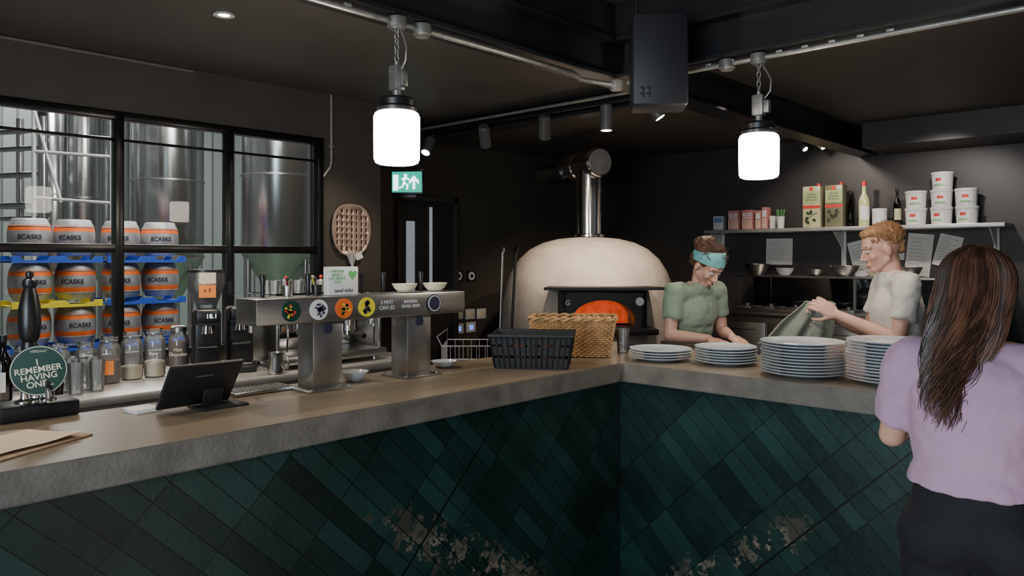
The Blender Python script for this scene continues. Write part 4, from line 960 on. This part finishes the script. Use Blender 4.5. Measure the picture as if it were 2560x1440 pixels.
def head(b,Mh,fem):
    o_=b.M; b.M=o_@Mh; jw=.9 if fem else 1.0
    b.sph((0,-.014,.03),(.075,.094,.085)); b.sph((0,.022,-.03),(.059,.066,.076)); b.sph((0,.062,-.092),(.024*jw,.023,.019))
    for s_ in (-1,1):
        b.cap((s_*.050*jw,.0,-.05),.02*jw,(s_*.016*jw,.06,-.092),.017); b.sph((s_*.036,.06,-.022),(.024,.024,.026)); b.sph((s_*.077,-.008,-.008),(.010,.02,.032),rot=(0,0,s_*-.3))
        b.cap((s_*.015,.083,.03),.010,(s_*.045,.068,.03),.011)
        b.cap((s_*.018,.086,-.062),.006,(0,.091,-.060),.007); b.cap((s_*.015,.085,-.072),.006,(0,.089,-.074),.008)
        b.sph((s_*.011,.096,-.034),.008 if fem else .009)
    b.cap((0,.086,.012),.008,(0,.109,-.028),.0105); b.sph((0,.04,.045),(.058,.045,.05))
    b.M=o_
def person(name,loc,rz,label,k,J,hd,skin,hands,fem=True):
    b=B(); S=lambda p:V(p)*k
    pel,wst,cst,nk=map(S,(J['pel'],J['wst'],J['cst'],J['nk']))
    fm=J.get('w',1.0)
    b.sph(pel,(.155*fm,.115,.11)); b.sph(pel.lerp(wst,.5),(.14*fm,.105,.12)); b.sph(wst,(.125*fm,.095,.12)); b.sph(wst.lerp(cst,.5),(.13*fm,.1,.13)); b.sph(cst,(.15*fm,.108,.15))
    sL,sR=S(J['sh'][0]),S(J['sh'][1])
    b.cap(sL,.05,nk+V((0,-.01,-.04)),.06); b.cap(sR,.05,nk+V((0,-.01,-.04)),.06)
    Mh=Matrix.Translation(S(hd[0]))@Euler(hd[1]).to_matrix().to_4x4()
    nr=.048 if fem else .054
    b.cap(nk,nr,Mh@V((0,-.02,-.055)),nr-.002); head(b,Mh,fem)
    for i,s_ in enumerate((-1,1)):
        sh,el,wr_=S(J['sh'][i]),S(J['el'][i]),S(J['wr'][i])
        b.cap(sh,.05,sh.lerp(el,.5),.042); b.cap(sh.lerp(el,.5),.042,el,.035); b.cap(el,.036,el.lerp(wr_,.35),.038); b.cap(el.lerp(wr_,.35),.038,wr_,.025)
        d,n,sd,cu=hands[i]; hand(b,wr_,d,n,sd,cu,k)
        hp,kn,an=S(J['hp'][i]),S(J['kn'][i]),S(J['an'][i])
        b.cap(hp,.085,kn,.055); b.cap(kn,.055,kn.lerp(an,.4),.053); b.cap(kn.lerp(an,.4),.053,an,.036); b.cap(an+V((0,-.03,-.03)),.035,an+V((0,.12,-.045)),.028)
    me=remesh(b,.005,3,mats=skin,name='person')
    o=bpy.data.objects.new('person',me); link(o,None,loc,rz); tag(o,label,'person')
    for nm,m_,fn in (('eye',M_eye,lambda bb,s_:bb.sph((s_*.03,.0745,.006),(.014,.0125,.007),seg=14)),('iris',M_iris,lambda bb,s_:bb.sph((s_*.03,.0835,.003),(.006,.005,.005),seg=10)),('eyebrow',J.get('brow',M_hairm),lambda bb,s_:bb.cap((s_*.016,.092,.033),.0035,(s_*.046,.078,.034),.0025,8))):
        for s_ in (-1,1):
            bb=B(); bb.M=Mh; fn(bb,s_); part(bb,nm,m_,o)
    bb=B(); bb.M=Mh; bb.cap((-.02,.0915,-.066),.0035,(0,.0965,-.067),.0055,8); bb.cap((.02,.0915,-.066),.0035,(0,.0965,-.067),.0055,8); part(bb,'mouth',M_lip,o)
    return o,Mh
def cloth(b,name,m_,parent,vox=.009,it=5,disp=.012,ds=.12,label=None):
    me=remesh(b,vox,it,disp,ds,mats=m_,name=name); o=bpy.data.objects.new(name,me); link(o,parent)
    if label:o['label']=label
    return o
def shirt(J,k,m_,o,hem,slv=.55,w=1.0,fl=1.0,label=None,belly=0):
    S=lambda p:V(p)*k; b=B(); pel,wst,cst,nk=map(S,(J['pel'],J['wst'],J['cst'],J['nk'])); f=w
    hz=S(hem)
    b.efr(hz,(.165*f*fl,.128*fl,0),wst,(.14*f,.118,0)); b.efr(wst,(.14*f,.118,0),cst,(.165*f,.128,0)); b.sph(cst,(.165*f,.126,.15)); b.sph(wst.lerp(cst,.5),(.152*f,.12,.14)); 
    sh=[S(p) for p in J['sh']]
    for i in (0,1):
        b.cap(sh[i],.064,nk+V((0,-.01,-.055)),.062); el=S(J['el'][i]); b.cap(sh[i],.066,sh[i].lerp(el,.25),.062); b.cone(sh[i],sh[i].lerp(el,slv),.062,.06,24)
    b.cone(nk+V((0,-.01,-.05)),nk+V((0,-.006,.012)),.078,.066,24)
    return cloth(b,'shirt',m_,o,label=label,disp=.024,ds=.08)
def trousers(J,k,m_,o,top):
    S=lambda p:V(p)*k; b=B(); pel=S(J['pel']); b.sph(pel,(.172*J.get('w',1),.135,.12)); b.efr(pel,(.17*J.get('w',1),.13),S(top),(.145*J.get('w',1),.115))
    for i in (0,1):
        hp,kn,an=S(J['hp'][i]),S(J['kn'][i]),S(J['an'][i]); b.cap(hp,.102,kn,.072); b.cone(kn,an+V((0,0,-.01)),.072,.058,20); b.sph(hp+V((0,-.035,.0)),.1)
    c=cloth(b,'trousers',m_,o,vox=.01)
    for i in (0,1):
        an=S(J['an'][i]); bb=B(); bb.cap(an+V((0,-.035,-.035)),.042,an+V((0,.12,-.045)),.036); bb.box(an+V((0,.045,-.075)),(.085,.27,.02),.008); me=remesh(bb,.008,3,mats=M_blk,name='shoe'); so=bpy.data.objects.new('shoe',me); link(so,o)
legs=dict(hp=((-.09,0,.90),(.09,0,.90)),kn=((-.1,.02,.49),(.1,.02,.49)),an=((-.1,0,.09),(.1,0,.09)))
def strands(Mh,n,spread,length,seed,rad=.0022,zlo=0.2,comb=(0,-1,0)):
    # short combed hair strands over the skull cap, in head frame
    b=B(); b.M=Mh; rr=random.Random(seed)
    for i in range(n):
        th=rr.uniform(0,6.283); z=rr.uniform(zlo,1); s_=math.sqrt(max(0,1-z*z)); d0=V((math.cos(th)*s_,math.sin(th)*s_,z))
        if d0.y>.75 and z<.5: continue
        p0=V((d0.x*.080,-.026+d0.y*.097,.045+d0.z*.082)); cmb=(V(comb)-d0*V(comb).dot(d0)); cmb=cmb.normalized() if cmb.length>.1 else V((1,0,0))
        l=length*rr.uniform(.6,1.2); w_=V((rr.uniform(-1,1),rr.uniform(-1,1),rr.uniform(-1,1)))*spread
        pts=[p0,p0+(d0*.45+cmb*.6+w_).normalized()*l*.5,p0+(d0*.3+cmb*.9+w_).normalized()*l]
        b.tube(pts,[rad,rad*.9,rad*.3],4)
    return b
# --- cook in sage shirt with teal headband (bent over the counter)
fdir=(V((.682,-.731,0))+V((.731,.682,0))*.55).normalized()
rz=math.atan2(-fdir.x,fdir.y); k=1.01; q_=P(1718,645,D=4.66)
J=dict(pel=(0,-.02,.95),wst=(0,.0,1.10),cst=(0,.05,1.27),nk=(0,.105,1.43),sh=((-.165,.075,1.38),(.165,.075,1.38)),el=((-.215,.07,1.14),(.205,.08,1.13)),wr=((-.085,.285,1.125),(.10,.29,1.125)),w=.93,**legs)
hd=((0,.175,1.54),(math.radians(-42),0,math.radians(4)))
o,Mh=person('person',(q_.x,q_.y,0),rz,'person in sage t-shirt, apron and teal headband bending over counter',k,J,hd,M_skin,(((.35,.9,-.15),(0,-.1,-1),1,.35),((-.3,.9,-.15),(0,-.1,-1),-1,.35)))
shirt(J,k,M_sage,o,(0,-.01,.99),.62,w=1.0,fl=.98)
trousers(J,k,M_navy,o,(0,-.01,1.05))
b=B(); S=lambda p:V(p)*k
b.efr(S((0,.0,.55)),(.20,.155),S((0,-.01,1.08)),(.168,.140)); cloth(b,'apron',M_apron,o,disp=.01)
b=B(); b.M=Mh; b.sph((0,-.028,.040),(.083,.097,.084)); b.sph((0,-.075,.0),(.07,.05,.07)); b.sph((0,-.105,.075),(.055,.05,.05)); b.sph((.02,-.125,.07),(.035,.033,.033)); b.sph((-.02,-.10,.11),(.035,.033,.03))
hm=remesh(b,.007,3,.02,.03,mats=M_hairm,name='hair')
st=strands(Mh,320,.5,.045,3,.0025).mesh('hair',M_hairm,80); bm=bmesh.new(); bm.from_mesh(hm); bm.from_mesh(st); bm.to_mesh(hm); bm.free()
ho=bpy.data.objects.new('hair',hm); link(ho,o)
# headband: front over the hairline, back at the nape
b=B(); b.M=Mh@Matrix.Translation(V((0,-.018,.038)))@Matrix.Rotation(math.radians(26),4,'X')
nseg=48; zs=[-.012,-.016,.0,.018,.036,.040]; rs=[.083,.0885,.091,.0905,.085,.080]
vs=[];fs=[]
for zz,r_ in zip(zs,rs):
    for i in range(nseg):
        a=2*math.pi*i/nseg; y=math.sin(a); wid=1+.6*max(0,y); fold=.0022*math.sin(a*3+zz*260)
        vs.append((math.cos(a)*(r_+fold),y*(r_+fold)*1.15,(zz-.01)*wid+.012))
for k2 in range(len(zs)-1):
    for i in range(nseg): j=(i+1)%nseg; fs.append([k2*nseg+i,k2*nseg+j,(k2+1)*nseg+j,(k2+1)*nseg+i])
b.add(vs,fs); hb_=part(b,'headband',M_teal,o); sd=hb_.modifiers.new('t','SOLIDIFY'); sd.thickness=.003
qd=o.matrix_basis@V((0.01,.43,0)); b=B(); b.lathe([(0,.001),(.09,.001),(.1,.007),(.085,.012),(0,.013)],seg=28); thing(b,'pizza_dough',M_creamp,'round of pizza dough under the cook\'s hands','dough',(qd.x,qd.y,ZT+.0))

# --- cook in cream shirt holding a towel
fdir=(-RX*1.0+FW*.18).normalized(); rz=math.atan2(-fdir.x,fdir.y); k=1.045; q_=P(2236,645,D=3.95)
J=dict(pel=(0,0,.95),wst=(0,-.01,1.10),cst=(0,-.01,1.28),nk=(0,.015,1.455),sh=((-.185,-.005,1.40),(.185,-.005,1.40)),el=((-.21,.05,1.14),(.215,.06,1.14)),wr=((-.045,.28,1.25),(.075,.29,1.235)),w=1.0,brow=M_hairg,**legs)
hd=((0,.06,1.575),(math.radians(-16),0,math.radians(2)))
man,Mh=person('person',(q_.x,q_.y,0),rz,'person with short ginger hair in cream t-shirt holding a towel',k,J,hd,M_skin2,(((.25,.75,.45),(.9,.1,-.2),1,.75),((-.25,.8,.3),(-.9,.1,-.2),-1,.75)),fem=False)
shirt(J,k,M_cream,man,(0,0,.86),.62,w=1.06,fl=1.02); trousers(J,k,M_navy,man,(0,0,1.0))
b=B(); b.M=Mh; b.sph((0,-.030,.05),(.079,.094,.079)); b.sph((0,.015,.094),(.06,.07,.033)); b.sph((0,-.09,.0),(.055,.022,.05)); b.sph((0,.045,.10),(.045,.035,.022))
hm=remesh(b,.006,2,.018,.02,mats=M_hairg,name='hair')
st=strands(Mh,800,.35,.03,5,.0016,zlo=-.1,comb=(0,.6,.8)).mesh('hair',M_hairg,80); bm=bmesh.new(); bm.from_mesh(hm); bm.from_mesh(st); bm.to_mesh(hm); bm.free()
ho=bpy.data.objects.new('hair',hm); link(ho,man)
text('C...',.07,M_olive,face(V((-.02,-.150,1.30))*k,(0,-1,0)),man)
Wm=man.matrix_basis; c0=Wm@(V((.014,.345,1.29))*k)
b=B(); n=30; m_=24; vs=[];fs=[]
for i in range(n+1):
    for j in range(m_+1):
        a=i/n; t_=j/m_
        wdt=.10+.16*t_
        x=(a-.5)*wdt*1.5; fold=math.sin(a*16+t_*1.2)*.02*(.45+t_*.8)
        vs.append((fold,x+t_*.13,.012-.235*t_+.02*math.sin(a*7)*t_+.012*math.sin(a*9)*(1-t_)+.012*math.sin(t_*9+a*4)*t_))
for i in range(n):
    for j in range(m_): a=i*(m_+1)+j; fs.append([a,a+m_+1,a+m_+2,a+1])
b.add(vs,fs); tw=thing(b,'tea_towel',M_towel,'grey green towel hanging from the cook\'s hands','towel',c0,rz,sharp=180)
sd=tw.modifiers.new('t','SOLIDIFY'); sd.thickness=.006

# --- customer in lilac seen from behind
q_=P(2440,645,D=2.03); k=.955; rz=math.radians(6)
J=dict(pel=(0,0,.94),wst=(0,-.0,1.09),cst=(0,-.0,1.27),nk=(0,.015,1.44),sh=((-.165,.0,1.38),(.165,.0,1.38)),el=((-.225,.06,1.14),(.235,.05,1.13)),wr=((-.15,.29,1.20),(.15,.30,1.18)),w=.95,**legs)
hd=((0,.045,1.575),(math.radians(-10),0,math.radians(-14)))
cu,Mh=person('person',(q_.x,q_.y,0),rz,'person with long brown hair, lilac top, black trousers at counter',k,J,hd,M_skin,(((.1,.95,-.1),(0,0,-1),1,.3),((-.1,.95,-.1),(0,0,-1),-1,.3)))
shirt(J,k,M_lilac,cu,(0,0,1.03),.8,w=1.04,fl=1.02); trousers(J,k,M_navy,cu,(0,0,1.08))
hc=Mh@V((0,-.02,.03))
b=B(); b.sph(hc,(.086,.10,.092)); b.sph(hc+V((0,-.035,-.09)),(.084,.07,.1)); b.sph(hc+V((-.02,-.06,-.19)),(.07,.048,.11)); b.sph(hc+V((-.045,-.075,-.27)),(.045,.03,.06))
hb=remesh(b,.008,4,.02,.05,mats=M_hairb,name='hair'); 
b=B(); rr=random.Random(9)
for c_i in range(110):
    th0=rr.uniform(-math.pi*1.10,math.pi*.10); ph0=rr.uniform(.03,1.25)
    L=rr.uniform(.27,.42)*(1 if math.cos(th0)<.3 else .85); amp=rr.uniform(.012,.025); fq=rr.uniform(9,14); p0=rr.uniform(0,6.28); mi=0 if rr.random()<.6 else 1
    for s_i in range(13):
        th=th0+rr.gauss(0,.09); ph=max(.02,ph0+rr.gauss(0,.07)); side=math.cos(th); jit=V((rr.gauss(0,.0045),rr.gauss(0,.0035),0)); la=L*rr.uniform(.88,1.06); pp0=p0+rr.gauss(0,.25)
        pts=[]; nseg=16
        for j in range(nseg):
            t_=j/(nseg-1); a=ph+(1.6-ph)*min(1,t_*2.6)
            R_=V((math.cos(th)*math.sin(a)*.090,math.sin(th)*math.sin(a)*.104,math.cos(a)*.097))
            fall=max(0,t_-.33)/.67
            pp=hc+R_+V((side*(.014*math.sin(fall*3.1)-.042*fall)-.055*fall**1.2,-.045*fall**.6*(1 if math.sin(th)<0.2 else .3)-.015*fall,-la*.88*fall))
            pp+=V((math.sin(t_*fq+pp0)*amp*fall,math.cos(t_*fq+pp0)*amp*.6*fall,0))+jit*(.4+1.2*fall*(1-.5*fall)); pts.append(pp)
        r0=rr.uniform(.0015,.0027); n=len(pts)
        b.tube(pts,[r0*(1-.7*(i/(n-1))**3) for i in range(n)],4,mi=mi if rr.random()<.8 else 1-mi)
lm=b.mesh('hair',[M_hairb,M_hairl],80)
bm=bmesh.new(); bm.from_mesh(lm); bm.from_mesh(hb); bm.to_mesh(lm); bm.free()
ho=bpy.data.objects.new('hair',lm); link(ho,cu)

# ================================================================= LIGHTS
def light(kind,loc,energy,col,size=.1,target=None,spot=None,blend=.5,sy=None):
    l=bpy.data.lights.new('light',kind); l.energy=energy; l.color=col
    if kind=='AREA': l.size=size; 
    if kind=='AREA' and sy: l.shape='RECTANGLE'; l.size_y=sy
    if kind in('POINT','SPOT'): l.shadow_soft_size=size
    if kind=='SPOT': l.spot_size=math.radians(spot); l.spot_blend=blend
    o=bpy.data.objects.new('scene_light',l); COL.objects.link(o); o.location=loc
    if target is not None: o.rotation_euler=(V(target)-V(loc)).to_track_quat('-Z','Y').to_euler()
    return o
light('SPOT',(-1.3,1.35,2.5),95,(1,.82,.66),.03,target=(-2.1,2.5,1.5),spot=60)
light('SPOT',(-.75,1.75,2.6),65,(1,.82,.66),.03,target=(-1.9,2.4,1.4),spot=60)
light('SPOT',(-.2,1.55,2.62),48,(1,.86,.72),.04,target=(-.1,.9,1.2),spot=80)
q_=P(560,35,Z=ZC); light('SPOT',(q_.x,q_.y,ZC-.02),65,(1,.85,.7),.03,target=(q_.x,q_.y,0),spot=120)
light('SPOT',(-1.75,-1.1,2.75),85,(1,.86,.72),.05,target=(-2.15,-1.1,.95),spot=100)  # spot added to brighten the jars and grinders, no fitting modelled
light('SPOT',(-1.75,-1.9,2.75),55,(1,.86,.72),.05,target=(-2.1,-1.8,.95),spot=90)
light('SPOT',(-1.6,.1,2.75),60,(1,.86,.72),.05,target=(-2.1,-.2,.95),spot=100)
light('SPOT',(-1.0,-2.4,2.75),40,(1,.84,.68),.05,target=(-.5,-2.0,1.1),spot=100)
light('SPOT',(-.6,3.5,2.7),45,(1,.86,.74),.05,target=(-.5,4.4,1.7),spot=100)
light('SPOT',(.5,3.4,2.55),45,(1,.88,.8),.05,target=(.3,4.4,1.6),spot=100)
light('SPOT',(1.0,.9,2.75),35,(1,.88,.78),.05,target=(.7,1.0,1.2),spot=110)
# brewery
for x,y in ((-5,-1),(-7,1.5),(-6,3.5),(-9,0)): light('AREA',(x,y,5.0),215,(1,1,.97),1.6,target=(x,y,0))
light('AREA',(-4.3,.2,3.2),46,(1,.98,.94),1.0,target=(-5.8,-.3,1.2))
# daylight from windows behind the customers, then two added warm fills
light('AREA',(1.6,-4.8,1.5),105,(.62,.82,1),1.8,target=(1.35,0,.6),sy=1.4)
light('AREA',(.8,-4.8,2.6),42,(1,.86,.72),2.2,target=(-1.2,-.5,1.9))  # warm fill added from the customer side, no lamp stands there
light('AREA',(1.9,-1.8,.9),10,(1,.88,.75),2.4,target=(.3,.3,2.9))  # added low warm fill, lifts the beams from below
w=bpy.data.worlds.new('world'); sc.world=w; w.use_nodes=True; w.node_tree.nodes['Background'].inputs[0].default_value=(.36,.37,.40,1); w.node_tree.nodes['Background'].inputs[1].default_value=.25
# camera
c=bpy.data.cameras.new('camera'); c.lens=F*36/2560; c.sensor_width=36; c.shift_y=-75/2560; c.clip_start=.05
co=bpy.data.objects.new('camera',c); COL.objects.link(co); co.location=CAM; co.rotation_euler=(math.pi/2,0,math.atan2(.682,.731)); sc.camera=co
